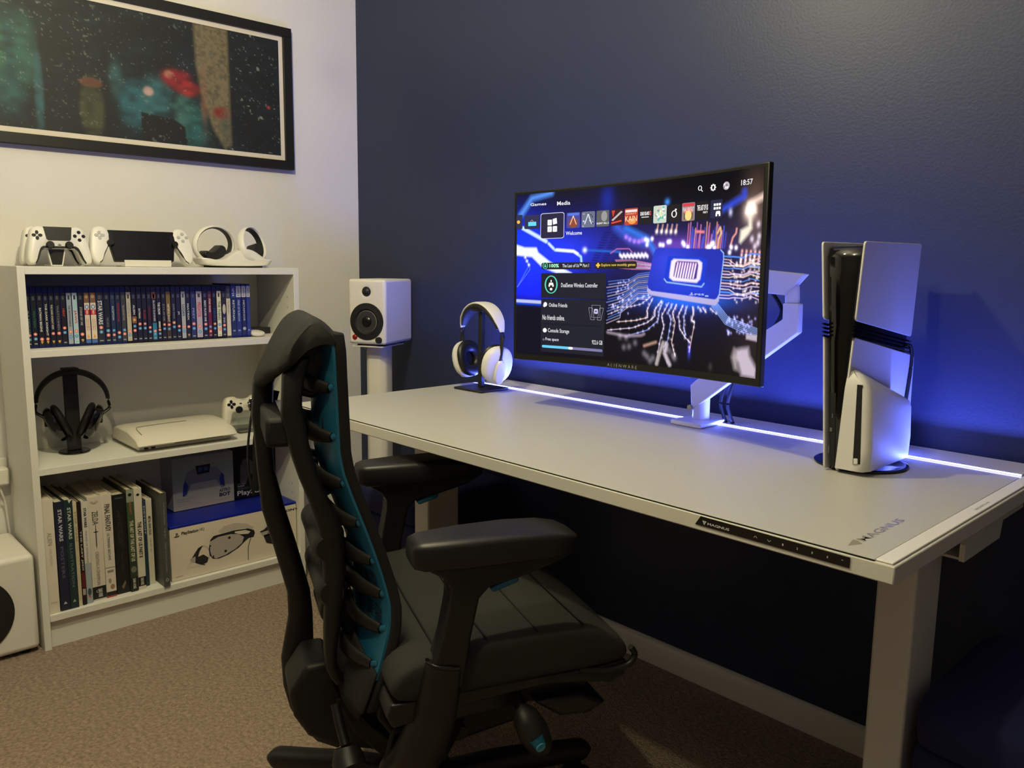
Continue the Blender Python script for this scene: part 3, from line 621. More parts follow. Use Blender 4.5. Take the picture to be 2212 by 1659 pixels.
x0, x1, y0, y1 = tb(5); p.poly([(x0+.004, y1-.006), (x0+.018, y1-.006), (x0+.010, y1-.045)], (.7, .05, .05), 2); p.stroke([(x0+.008, y0+.03), (x1-.008, y1-.016)], .009, (.55, .5, .5), 2); p.stroke([(x0+.006, y0+.014), (x1-.010, y0+.024)], .009, (.8, .06, .05), 3)
x0, x1, y0, y1 = tb(6); p.rect(x0+.003, x1-.003, y1-.022, y1-.008, (.95, .8, .8), 3, r=.002); p.text('LEGACY', x0+.006, x1-.006, y1-.034, y1-.026, (1, .8, .5), 3); p.text('KAIN', x0+.003, x1-.003, y1-.072, y1-.042, (1, .85, .5), 3); p.disc((x0+x1)/2+.004, y0+.02, .016, (1, .35, .08), 2, .016)
x0, x1, y0, y1 = tb(7); p.text('DEAD ISLAND', x0+.003, x1-.010, (y0+y1)/2+.002, (y0+y1)/2+.022, (1, .95, .95), 3, .03); p.text('2', x1-.009, x1-.003, (y0+y1)/2+.002, (y0+y1)/2+.024, (1, .1, .1), 3, .02); p.rect(x0+.008, x1-.012, (y0+y1)/2-.010, (y0+y1)/2-.005, (.7, .7, .7), 3)
x0, x1, y0, y1 = tb(8)
for k in range(34): p.disc(x0+.007+rnd.random()*(x1-x0-.014), y0+.01+rnd.random()*(y1-y0-.02), .0045, rnd.choice([(1, 1, 1), (.1, .55, .45), (.8, .9, .5), (.25, .3, .35), (.9, .55, .5), (1, 1, 1)]), 2, .006, 6)
x0, x1, y0, y1 = tb(9); p.ring((x0+x1)/2, (y0+y1)/2-.004, .011, .019, .0042, (1, 1, 1), 3, 20); p.disc((x0+x1)/2+.006, (y0+y1)/2+.018, .004, (1, 1, 1), 3, .005)
x0, x1, y0, y1 = tb(10); p.rect(x0+.002, x1-.002, y1-.018, y1-.004, (.75, .05, .08), 2, r=.003); p.text('FINAL FANTASY', x0+.003, x1-.003, y1-.046, y1-.022, (.75, .7, .85), 3, .02); p.disc((x0+x1)/2, y0+.05, .016, (1, .2, .08), 2, .020); p.disc((x0+x1)/2, y0+.028, .013, (1, .75, .25), 3, .026); p.rect(x0+.009, x0+.012, y0+.01, y0+.04, (.05, .04, .04), 4); p.rect(x1-.012, x1-.009, y0+.01, y0+.04, (.05, .04, .04), 4)
x0, x1, y0, y1 = tb(11); p.text('THE LAST OF US', x0+.002, x1-.002, (y0+y1)/2+.0, (y0+y1)/2+.028, (.95, .92, .9), 3, .03); p.text('PART I', x1-.020, x1-.003, (y0+y1)/2-.016, (y0+y1)/2-.005, (.9, .9, .9), 3, .03)
x0, x1, y0, y1 = tb(12)
for a in range(3):
    for b in range(2): p.rect(x0+.012+a*.0095, x0+.0195+a*.0095, y1-.030-b*.018, y1-.018-b*.018, (1, 1, 1), 3, r=.001)
p.rect(x0+.021, x0+.037, y1-.072, y1-.056, (1, 1, 1), 3, r=.004); p.rect(x0+.020, x0+.026, y1-.082, y1-.064, (1, 1, 1), 3, r=.002); p.rect(x0+.032, x0+.038, y1-.082, y1-.064, (1, 1, 1), 3, r=.002)
(a, b), (c, d), (e, f) = [(0.7671,0.0663),(0.8163,0.0683),(0.8652,0.0676)]; b, d, f = 1-b, 1-d, 1-f
p.ring(a-.001, b+.003, .0075, .0125, .003, (1, 1, 1), 3, 18); p.stroke([(a+.004, b-.006), (a+.009, b-.015)], .003, (1, 1, 1), 3)
p.ring(c, d, .0085, .0145, .0045, (1, 1, 1), 3, 18)
for k in range(8): t = k*math.pi/4; p.disc(c+.0085*math.cos(t), d+.0145*math.sin(t), .0025, (1, 1, 1), 3, .004, 8)
p.disc(e, f, .012, (.55, .5, .55), 2, .020)
for k in range(9): p.disc(e+rnd.uniform(-.009, .009), f+rnd.uniform(-.014, .014), .003, rnd.choice([(1, 1, .95), (1, .6, .6), (.3, .8, .6), (.2, .2, .3)]), 3, .004, 6)
rc([(0.1118,0.4661),(0.3277,0.4252)], (.018, .016, .022), 1, .010); rc([(0.3456,0.4648),(0.5228,0.4252)], (.018, .014, .012), 1, .010)
(a, b), = [(0.1289,0.4425)]; p.ring(a, 1-b, .0115, .020, .0028, (.1, .75, .5), 3); p.disc(a, 1-b, .008, (.01, .06, .03), 3, .014); p.stroke([(a, 1-b+.009), (a, 1-b-.009)], .0025, (.3, 1, .6), 4); p.stroke([(a-.004, 1-b-.002), (a, 1-b-.009), (a+.004, 1-b-.002)], .002, (.3, 1, .6), 4)
tx('100%', [(0.1476,0.4549),(0.1894,0.4324)], (.45, 1, .65), .03); tx('The Last of Us\u2122 Part I', [(0.2046,0.4545),(0.3202,0.4337)], W_, .004)
(a, b), = [(0.3598,0.4444)]; b = 1-b; p.rect(a-.009, a+.009, b-.005, b+.005, (1, .6, .08), 3); p.rect(a-.0035, a+.0035, b-.014, b+.014, (1, .6, .08), 3)
tx('Explore new monthly games', [(0.3742,0.4551),(0.5168,0.4357)], (1, .72, .12), .006)
for q in ([(0.1115,0.6414),(0.395,0.489)], [(0.1127,0.8071),(0.3933,0.6457)], [(0.1131,0.9774),(0.3916,0.7954)]): rc(q, (.012, .013, .025), 1, .004)
(a, b), = [(0.1562,0.5589)]; b = 1-b; p.ring(a, b, .0285, .055, .0055, (.12, .75, .55), 3, 40); p.disc(a, b, .021, (.008, .012, .012), 3, .042)
p.rect(a-.0095, a+.0095, b-.004, b+.012, (1, .97, .9), 4, r=.004); p.rect(a-.0115, a-.005, b-.014, b+.002, (1, .97, .9), 4, r=.003); p.rect(a+.005, a+.0115, b-.014, b+.002, (1, .97, .9), 4, r=.003); p.disc(a, b+.022, .003, (1, 1, 1), 4, .007); p.disc(a, b-.028, .006, (1, 1, 1), 4, .008)
tx('DualSense Wireless Controller', [(0.2006,0.5741),(0.3599,0.5483)], W_, .004); tx('Online Friends', [(0.1473,0.6961),(0.2292,0.6717)], W_, .004); tx('No friends online.', [(0.1196,0.7773),(0.2181,0.7461)], W_, .004); tx('Console Storage', [(0.1447,0.8611),(0.2391,0.8289)], W_, .004); tx('Free space', [(0.1341,0.9113),(0.1929,0.8866)], W_, .004); tx('922.6 GB', [(0.3399,0.909),(0.3854,0.8838)], W_, .004)
(a, b), (c, d), (e, f) = [(0.1315,0.6809),(0.1304,0.8426),(0.3547,0.7136)]; p.disc(a, 1-b, .008, (1, 1, 1), 4, .014); p.disc(a-.004, 1-b-.008, .006, (.8, .8, .9), 4, .010); p.disc(c, 1-d, .009, (1, 1, 1), 4, .014)
p.rect(e-.008, e+.008, 1-f-.014, 1-f+.014, (.7, .7, .95), 4, r=.004); p.disc(e, 1-f, .004, (.1, .1, .3), 5, .007)
def dash(x0, x1, y0, y1, sk=0.0):
    P = [(x0, y0), (x1, y0), (x1+sk, y1), (x0+sk, y1), (x0, y0)]
    for (a_, b_), (c_, d_) in zip(P, P[1:]):
        for k in range(8): t = (k+.15)/8; t2 = (k+.7)/8; p.stroke([(a_+(c_-a_)*t, b_+(d_-b_)*t), (a_+(c_-a_)*t2, b_+(d_-b_)*t2)], .0014, (.6, .6, .8), 3)
dash(e-.018, e+.018, 1-f-.036, 1-f+.036); dash(e-.022, e-.006, 1-f-.050, 1-f+.020, -.010); dash(e+.006, e+.022, 1-f-.050, 1-f+.020, .010)
x0, x1, y0, y1 = R2([(0.1184,0.9452),(0.3862,0.8925)]); y0 += .0; p.rect(x0, x1, y0-.006, y0+.010, (.22, .20, .42), 2, r=.006); p.rect(x0, x0+(x1-x0)*.5, y0-.006, y0+.010, (.15, .65, .95), 3, r=.006); p.rect(x0+(x1-x0)*.44, x0+(x1-x0)*.515, y0-.006, y0+.010, (1, 1, .95), 4, r=.006)
(a, b), = [(0.1253,0.9008)]; p.ring(a, 1-b, .0035, .006, .0012, (.6, .6, .8), 3, 12)
# chip mark
(a, b), = [(0.7471,0.5991)]; ps_symbol(p, a-.009, 1-b-.010, .018, (.55, .65, 1.0), 3)
tx('PS5', [(0.7592,0.6073),(0.7966,0.5981)], (.55, .65, 1.0), .02, 3); rc([(0.7996,0.6132),(0.8134,0.6061)], (.45, .55, 1.0), 3, .002)
p.sliced(56).build('screen_interface', lambda u, v, h: scr(u, 1-v, 0.0003+h*.4), M_SCREEN, mo)
p = Print()
vv, ff = glyphs('ALIENWARE', 0, 1.5)
p.text('ALIENWARE', -.066, .022, 0, .0075, '8c8c8c', 1, 0.0, space=1.5)
p.build('bezel_lettering', lambda u, v, h: mp(u, -MH/2+.0035+v, h+.0002), None, mo)

# ---------------------------------------------------------------- monitor arm
ma = empty('monitor_mount', (1.652, -0.145, DZ), label='white jointed mount clamped to the desk behind the monitor', cat='monitor mount')
T_ = Matrix.Translation((-1.652, 0.145, -DZ))
def amx(bm): bm.transform(T_); return bm
bm = nb(); box(bm, 1.612, 1.694, -0.205, -0.085, DZ+0.0006, DZ+0.0115)
obj('clamp_base', amx(bm), M_WPLASTIC, ma, bev=0.003, seg=3)
obj('post', amx(lathe(nb(), [(0.0195, DZ+0.0115), (0.0195, 0.792), (0.0185, 0.793), (0.0185, 0.81)], o=(1.655, -0.146, 0), n=32)), M_WPLASTIC, ma)
obj('screw', amx(lathe(nb(), [(0.006, 0.0), (0.006, 0.006), (0.0035, 0.006), (0.0035, 0.002)], 'y', (1.640, -0.1725, 0.758), 16, M=None)), M_STEEL, ma)
low = [(1.6409,0.7507),(1.6353,0.8086),(1.6485,0.8208),(1.7606,0.9049),(1.8177,0.9481),(1.8543,0.9728),(1.8531,1.0065),(1.8889,1.0071),(1.891,0.9473),(1.8171,0.8888)]
obj('lower_arm', amx(PR(low, 'y', -0.166, -0.146)), M_WPLASTIC, ma, bev=0.0025)
hd = [(1.8546,1.0055),(1.852,1.0447),(1.8807,1.0454),(1.8843,1.0068)]
obj('elbow', amx(PR(hd, 'y', -0.162, -0.148)), M_WPLASTIC, ma, bev=0.004)
up_ = [(1.7961,1.0753),(1.8973,1.0674),(1.8768,1.0444),(1.8567,1.0229),(1.7992,1.0267)]
obj('upper_arm', amx(PR(up_, 'y', -0.168, -0.142)), M_WPLASTIC, ma, bev=0.0025)
ex, ez0, ez1 = up_[0][0]+0.004, up_[4][1], up_[0][1]
bm = nb(); loft(bm, [[(ex+.01, -0.168, ez0), (ex+.01, -0.142, ez0), (ex+.01, -0.142, ez1), (ex+.01, -0.168, ez1)], [(1.585, -0.262, ez0), (1.585, -0.215, ez0), (1.585, -0.215, ez1), (1.585, -0.262, ez1)]])
obj('head_arm', amx(bm), M_WPLASTIC, ma, bev=0.0025)
bm = nb(); box(bm, 1.55, 1.60, -0.290, -0.245, ez0-.01, ez1); box(bm, 1.52, 1.62, -0.2935, -0.2885, 1.0, 1.10)
obj('tilt_head', amx(bm), M_BLACK, ma, bev=0.002)
for q in ((1.62, .0), (1.64, .012)):
    pass
cb = empty('monitor_cables', (1.69, -0.10, DZ), label='pair of black cables rising behind the monitor arm post', cat='cable')
for dx in (0.0, 0.018):
    pts = smooth_path([(0.006+dx, -0.004, 0.004), (-0.004+dx, 0.0, 0.02), (-0.012+dx, 0.0, 0.045), (-0.006+dx, 0.0, 0.075), (0.012+dx*.6, 0.002, 0.105), (0.05, 0.01, 0.16), (0.10, 0.02, 0.23), (0.115, 0.02, 0.27), (0.09, 0.015, 0.31)])
    obj('cable', tube(nb(), pts, 0.0042, 10), M_RUBBER, cb)

# ---------------------------------------------------------------- console on its disc stand
pc = empty('game_console', (2.085, -0.24, DZ), label='tall white and black console standing upright on the right of the desk', cat='game console')
TP = Matrix.Translation((-2.085, 0.24, -DZ))
def PT(bm): bm.transform(TP); return bm
ZB = DZ+0.006
def xl(z): return 2.048-(z-0.72)*0.078
def xr(z): return 2.074+(z-0.72)*0.052
obj('disc_stand', PT(lathe(nb(), [(0.004, DZ+.0005), (0.080, DZ+.0005), (0.082, DZ+.002), (0.082, DZ+.004), (0.079, DZ+.0055), (0.072, DZ+.0055), (0.07, DZ+.004), (0.004, DZ+.004)], o=(2.072, -0.245, 0), n=64)), mat('smoked_chrome', (0.22, 0.22, 0.26), 0.12, metal=0.9), pc)
def plate(name, fx, th, out, sgn):
    """side cover: outline in (y,z), outer surface at fx(z) bulging a little, thickness th"""
    bm = nb(); O = smooth_closed(out, 1); n = len(out)
    def cx(y, z): return fx(z)
    A = [bm.verts.new((cx(y, z), y, z)) for y, z in out]; B = [bm.verts.new((cx(y, z)-sgn*th, y, z)) for y, z in out]
    bm.faces.new(A); bm.faces.new(B[::-1])
    for i in range(n): bm.faces.new((A[i], B[i], B[(i+1) % n], A[(i+1) % n]))
    return obj(name, PT(bm), M_PS5, pc, bev=0.0012, seg=2)
def ro(pts, r=0.006):    # round polygon corners
    o = []; n = len(pts)
    for i in range(n):
        p0, p1, p2 = Vector(pts[i-1]), Vector(pts[i]), Vector(pts[(i+1) % n]); a = p1+(p0-p1).normalized()*r; b = p1+(p2-p1).normalized()*r
        for k in range(5): t = k/4; o.append(tuple(a*(1-t)**2+p1*2*t*(1-t)+b*t*t))
    return o
_u = [(-0.0988,1.1276),(-0.087,0.9495)]
_l = [(-0.0592,0.9106),(-0.0262,0.7256)]
up = ro([(-0.346, 1.126), _u[0], _u[1], (-0.344, 0.9905)], .007)
lo = ro([(-0.343, 0.962), _l[0], _l[1], (_l[1][0]-.02, .722), (-0.346, 0.722)], .007)
_bb = [(-0.1613,0.8063),(-0.1467,0.7284)]
YBB = (_bb[0][0]+_bb[1][0])/2
plate('upper_side_cover', xr, 0.004, up, 1); plate('upper_side_cover', xl, 0.004, up, -1)
plate('lower_side_cover', xr, 0.004, lo, 1); plate('lower_side_cover', xl, 0.004, lo, -1)
# drive bump on the right lower cover
def bumpring(z, ext, sh=0.0, yf=-0.347, yb=None):
    yb = YBB if yb is None else yb
    x0 = xr(z)-0.004; x1 = xr(z)+ext if ext < .01 else ext+2.0; o = []
    for (x, y) in ((x0, yf), (x0+(x1-x0)*.5, yf), (x1-.012, yf), (x1-.0035, yf+.0035), (x1, yf+.013), (x1, (yf+yb)/2), (x1-.001, yb-.012), (x1-.008, yb), (x0, yb)):
        t = (y-yf)/(yb-yf); o.append((x, y, z-sh*t))
    return o
bm = nb(); loft(bm, [bumpring(.727, .122), bumpring(.729, .128, .0), bumpring(.77, .1295), bumpring(.83, .1265, .005), bumpring(.872, .122, .038), bumpring(.889, .112, .050, -.344), bumpring(.900, .100, .056, -.338), bumpring(.905, .0045, .058, -.330)])
obj('drive_housing', PT(bm), M_PS5, pc, bev=0, ang=60)
sx0, sx1, sl = 2.0965, 2.1045, -0.035
slt = [(2.0994,0.8806),(2.1083,0.8808),(2.1148,0.7419),(2.1019,0.7394)]
bm = PR([tuple(q) for q in slt], 'y', -0.3476, -0.3455); obj('disc_slot', PT(bm), mat('slot_black', (0.01, 0.01, 0.01), 0.6), pc)
ej = [(2.1031,0.7506),(2.1104,0.7512),(2.1112,0.7414),(2.1031,0.7398)]
obj('eject_button', PT(PR([tuple(q) for q in ej], 'y', -0.3492, -0.3474)), M_PS5, pc, bev=0.001)
# glossy body
bm = nb(); R_ = []
for z, yf in ((ZB, -.338), (.80, -.339), (.95, -.340), (1.06, -.341), (1.098, -.341), (1.114, -.334), (1.120, -.32)):
    a, b = xl(z)+.0075, xr(z)-.0045; R_.append([(a, yf+.004, z), (a+.004, yf, z), (b-.004, yf, z), (b, yf+.004, z), (b, -.10, z), (a, -.10, z)])
obj('glossy_body', PT(loft(bm, R_)), M_BLACKGLOSS, pc, ang=50)
obj('matt_front_insert', PT(PR([(xl(.86)+.012, .86), (xr(.86)-.022, .86), (xr(.728)-.008, .728), (xl(.728)+.011, .728)], 'y', -.3402, -.337)), mat('matt_black_insert', (0.05, 0.05, 0.05), 0.6), pc)
bm = nb()
for k in range(4):
    zf = .984-k*.0070; zb = zf-.036
    for s, fx in ((1, xr), (-1, xl)):
        x = fx(zf)-.0035*s
        loft(bm, [[(x-.002*s, -.348, zf), (x+.0035*s, -.348, zf-.0012), (x-.002*s, -.348, zf-.004)], [(x-.002*s, _u[1][0]+.004, zb-.006), (x+.0035*s, _u[1][0]+.004, zb-.0072), (x-.002*s, _u[1][0]+.004, zb-.010)]])
obj('cooling_fins', PT(bm), M_BLACKGLOSS, pc, ang=20)
bm = nb(); box(bm, 2.0555, 2.0575, -.3412, -.340, .815, .823); box(bm, 2.0535, 2.0575, -.3412, -.340, .790, .797); box(bm, 2.0535, 2.0545, -.3412, -.340, .750, .764)
obj('usb_ports', PT(bm), M_STEEL, pc)
obj('power_cable', PT(tube(nb(), smooth_path([(2.080, -.105, .935), (2.085, -.085, .93), (2.086, -.077, .90), (2.084, -.078, .85), (2.08, -.082, .79), (2.07, -.085, DZ+.010), (2.05, -.085, DZ+.009)]), .0035, 10)), M_RUBBER, pc)

# ---------------------------------------------------------------- headset stand and white headset
hs = empty('headphone_stand', (0.944, -0.20, DZ), label='black square-based headphone stand at the left end of the desk', cat='headphone stand')
obj('base', BX(-.058, .058, -.055, .055, .0005, .007, M=Matrix.Rotation(math.radians(2), 4, 'Z')), M_BLACK, hs, bev=0.002)
obj('pole', BX(-.0075, .0075, -.0075, .0075, .007, .234), M_BLACK, hs, bev=0.002)
obj('hanger', PR([(-.022, .226), (.022, .226), (.030, .236), (.012, .2425), (-.012, .2425), (-.030, .236)], 'y', -.018, .018), M_BLACK, hs, bev=0.002)
def headset(name, loc, rz, label, R, H, cols, cupr, cat='headphones', tilt=14, splay=22, white=True, inset=.030):
    """over-ear headset, ear-to-ear along local x, hanging from the top of its band (z=0 at the cups' lowest point)"""
    mb, mi, mc, mpd = cols; r = empty(name, loc, rz, label, cat)
    cz = cupr*1.02; bz = H-R
    arc = []
    for k in range(33):
        t = math.radians(-12+204*k/32); arc.append((R*math.cos(t), 0, bz+R*math.sin(t)*(H-bz-.004)/R))
    a0, a1 = (4, 28) if white else (1, 31)
    obj('headband', tube(nb(), arc[a0:a1+1], [(.007, .0025), (.017, .0034), (.0205, .004), (.022, .004), (.022, .004), (.022, .004), (.0205, .004), (.017, .0034), (.007, .0025)] if white else (.015, .004), 16, up=(0, 0.0, 1), p=3), mb, r)
    inner = [(x*.915, y, bz+(z-bz)*.91) for x, y, z in arc[a0+1:a1]] if white else [(x*.955, y, bz+(z-bz)*.945) for x, y, z in arc[a0+1:a1]]
    obj('band_padding', tube(nb(), inner, [(.012, .003), (.0232, .0080), (.0235, .0080), (.0232, .0080), (.012, .003)], 16, p=2.6), mi, r)
    for s in (1, -1):
        i = a0 if s > 0 else a1; e = arc[i]; hx = R*.90
        cup_c = Vector((s*(R-inset), 0, cz))
        M = Matrix.Translation(cup_c) @ Matrix.Rotation(math.radians(-splay*s*.35), 4, 'Z') @ Matrix.Rotation(math.radians(tilt*s), 4, 'Y')
        obj('yoke', tube(nb(), smooth_path([Vector(e)*1.0, Vector((e[0]*1.01, 0, e[2]-.02)), M @ Vector((s*.024, 0, cupr*.55)), M @ Vector((s*.030, 0, cupr*.1))]), [(.007, .004), (.008, .005)], 12), mi, r)
        shell = []
        for xx, k in ((.002, .93), (.004, 1.0), (.012, 1.0), (.020, .93), (.026, .72), (.029, .35), (.0295, .02)):
            shell.append([(s*xx, .86*cupr*k*c, cupr*k*d) for c, d in sel(1, 1, 28, 2.3)])
        bm = loft(nb(), shell, M=M); sh = obj('ear_cup', bm, mc, r, ang=50)
        if white:
            obj('cup_wing', loft(nb(), [[(s*.020, a*.018, -cupr*.25+b*.040) for a, b in sel(1, 1, 16, 2.4)], [(s*.037, a*.014, -cupr*.30+b*.034) for a, b in sel(1, 1, 16, 2.4)]], M=M), mc, sh, bev=.002)
        pad = []
        for k in range(12):
            t = 2*math.pi*k/12; q = .34*math.cos(t); 
            pad.append([(-s*(.011+.011*math.sin(t))+s*.0015, cupr*(.86*.70+q*.86)*c*.94, cupr*(.72+q)*d*.94) for c, d in sel(1, 1, 28, 2.3)])
        obj('ear_cushion', loft(nb(), pad, cap=False, close=True, M=M), mpd, r)
        obj('cup_mesh', loft(nb(), [[(-s*.001, .5*cupr*c, .55*cupr*d) for c, d in sel(1, 1, 20, 2.3)], [(-s*.003, .48*cupr*c, .53*cupr*d) for c, d in sel(1, 1, 20, 2.3)]], M=M), mpd, r)
    return r
M_LEA = mat('black_leatherette', (0.075, 0.073, 0.072), 0.42)
headset('headset', (0.944, -0.20, DZ+.028), math.radians(-7), 'white headset with black ear cushions hanging on the desk stand', .104, .226, (M_WPLASTIC, M_BLACK, M_WPLASTIC, M_LEA), .054, tilt=15, inset=.033)

# ---------------------------------------------------------------- bookshelf speaker on floor stand
yw = math.radians(27.9)
st = empty('speaker_stand', (0.340, -0.142, 0), yw, 'tall white floor stand carrying the speaker in the room corner', 'speaker stand')
obj('foot_plate', BX(-.12, .12, -.12, .12, 0.0, .012), M_SPK, st, bev=.004)
prof = [(-.039, -.022), (-.022, -.039), (.022, -.039), (.039, -.022), (.039, .022), (.022, .039), (-.022, .039), (-.039, .022)]
obj('column', PR(prof, 'z', .012, .7955), M_SPK, st, bev=.006, seg=3)
obj('top_plate', BX(-.058, .058, -.085, .075, .7957, .7995), M_SPK, st, bev=.001)
obj('screw', lathe(nb(), [(.004, 0), (.004, -.006)], 'y', (-.030, -.039, .788), 12), M_STEEL, st)
sk = empty('speaker', (0.335, -0.130, 0.8), yw, 'white bookshelf speaker with black cone on the corner stand', 'speaker')
obj('cabinet', BX(-.070, .070, -.1015, .1015, .006, .224), M_SPK, sk, bev=.010, seg=4)
for a in (-.045, .045):
    for b in (-.07, .07): obj('foot', lathe(nb(), [(.008, 0), (.008, .0065)], 'z', (a, b, 0), 12), M_RUBBER, sk)
F0 = -.1015
def LY(prof, x, z): return lathe(nb(), [(r, F0-h) for r, h in prof], 'y', (x, 0, z), 40)
wf = obj('woofer', LY([(.062, -.002), (.062, .0025), (.058, .0035), (.051, .0030), (.049, .0035), (.043, .0045), (.037, .0005), (.0355, -.001), (.020, -.0015)], 0, .083), M_RUBBER, sk)
obj('cone', LY([(.036, .0006), (.017, -.0005), (.017, .001)], 0, .083), mat('grey_cone', (0.20, 0.20, 0.20), 0.45), wf)
obj('dust_cap', LY([(.0175, .001), (.0165, .0045), (.011, .008), (.005, .0095), (.0005, .0098)], 0, .083), mat('glossy_dust_cap', (0.05, 0.05, 0.05), 0.25), wf)
wg = obj('waveguide', LY([(.0285, -.001), (.0285, .0006), (.025, .0004), (.018, .0002), (.0165, -.0005)], 0, .183), M_SPK, sk)
obj('tweeter', LY([(.0165, .0006), (.0145, .0022), (.011, .0018), (.008, .0045), (.004, .0062), (.0005, .0066)], 0, .183), M_BLACK, sk)
obj('infrared_window', LY([(.0095, .0003), (.0085, .002), (.005, .0042), (.0005, .005)], -.046, .029), mat('red_lens', (0.55, 0.08, 0.04), 0.15), sk)
obj('volume_knob', LY([(.0105, .0), (.0105, .009), (.009, .011), (.0005, .0112)], .046, .022), M_BLACK, sk)

# ---------------------------------------------------------------- velour storage stools
def ottoman(loc, label):
    r = empty('storage_stool', loc, 0, label, 'stool', 'navy velour storage stools')
    obj('body', BX(-.190, .190, -.190, .190, .0, .330), M_NAVYVELVET, r, bev=.018, seg=4)
    bm = nb(); rings = []
    for z, k in ((.3302, .94), (.334, 1.0), (.350, 1.012), (.385, 1.012), (.402, .985), (.409, .93), (.412, .80), (.413, .4)):
        rings.append([(a, b, z) for a, b in sel(.194*k, .194*k, 40, 9)])
    obj('padded_lid', loft(bm, rings), M_NAVYVELVET, r, ang=60)
    return r
ottoman((.706, -.215, 0), 'navy velour storage stool under the left end of the desk')
ottoman((2.462, -.262, 0), 'navy velour storage stool right of the desk leg at the frame edge')

# ---------------------------------------------------------------- film cases on the upper shelf
BLUEP, BLACKP, GREYP = (0.03, 0.09, 0.33), (0.035, 0.035, 0.04), (0.25, 0.25, 0.26)
M_CB = mat('blue_clear_plastic', BLUEP, 0.2); M_CK = mat('black_case_plastic', BLACKP, 0.25); M_CG = mat('grey_case_plastic', GREYP, 0.3); M_CN = mat('deep_blue_case_plastic', (0.05, 0.10, 0.42), 0.22)
_cx = [360,430,505,580,640,715,785,852,920,990,1065,1130,1215,1310,1368,1430,1497,1555,1620,1680,1745,1800,1860,1917,1970,2030,2087,2150,2204,2262,2319,2394,2469,2521,2572,2629,2687,2741,2799,2867,2927,2977]
_cy = [(-1.1827,0.8521),(-1.1687,0.8519),(-1.1535,0.8518),(-1.1381,0.8517),(-1.1257,0.8515),(-1.1101,0.8514),(-1.0954,0.8513),(-1.0812,0.8511),(-1.0667,0.851),(-1.0516,0.8508),(-1.0352,0.8507),(-1.0209,0.8505),(-1.0021,0.8504),(-0.9807,0.8502),(-0.9676,0.85),(-0.9534,0.8499),(-0.938,0.8498),(-0.9245,0.8496),(-0.9092,0.8495),(-0.895,0.8494),(-0.8795,0.8492),(-0.8663,0.8491),(-0.8518,0.8489),(-0.8379,0.8488),(-0.8248,0.8487),(-0.8099,0.8485),(-0.7957,0.8484),(-0.7798,0.8483),(-0.7661,0.8481),(-0.7512,0.848),(-0.7365,0.8478),(-0.7169,0.8477),(-0.6972,0.8475),(-0.6833,0.8473),(-0.6697,0.8472),(-0.6543,0.8471),(-0.6385,0.8469),(-0.6237,0.8468),(-0.6076,0.8466),(-0.5887,0.8464),(-0.5717,0.8463),(-0.5575,0.8462)]
cyl = [q[0] for q in _cy]
R_, B2, W2, Y2, K2, T2 = 'e8806c', '4f8fc0', 'd8d8d4', 'd0a040', '16161a', '3a7a68'
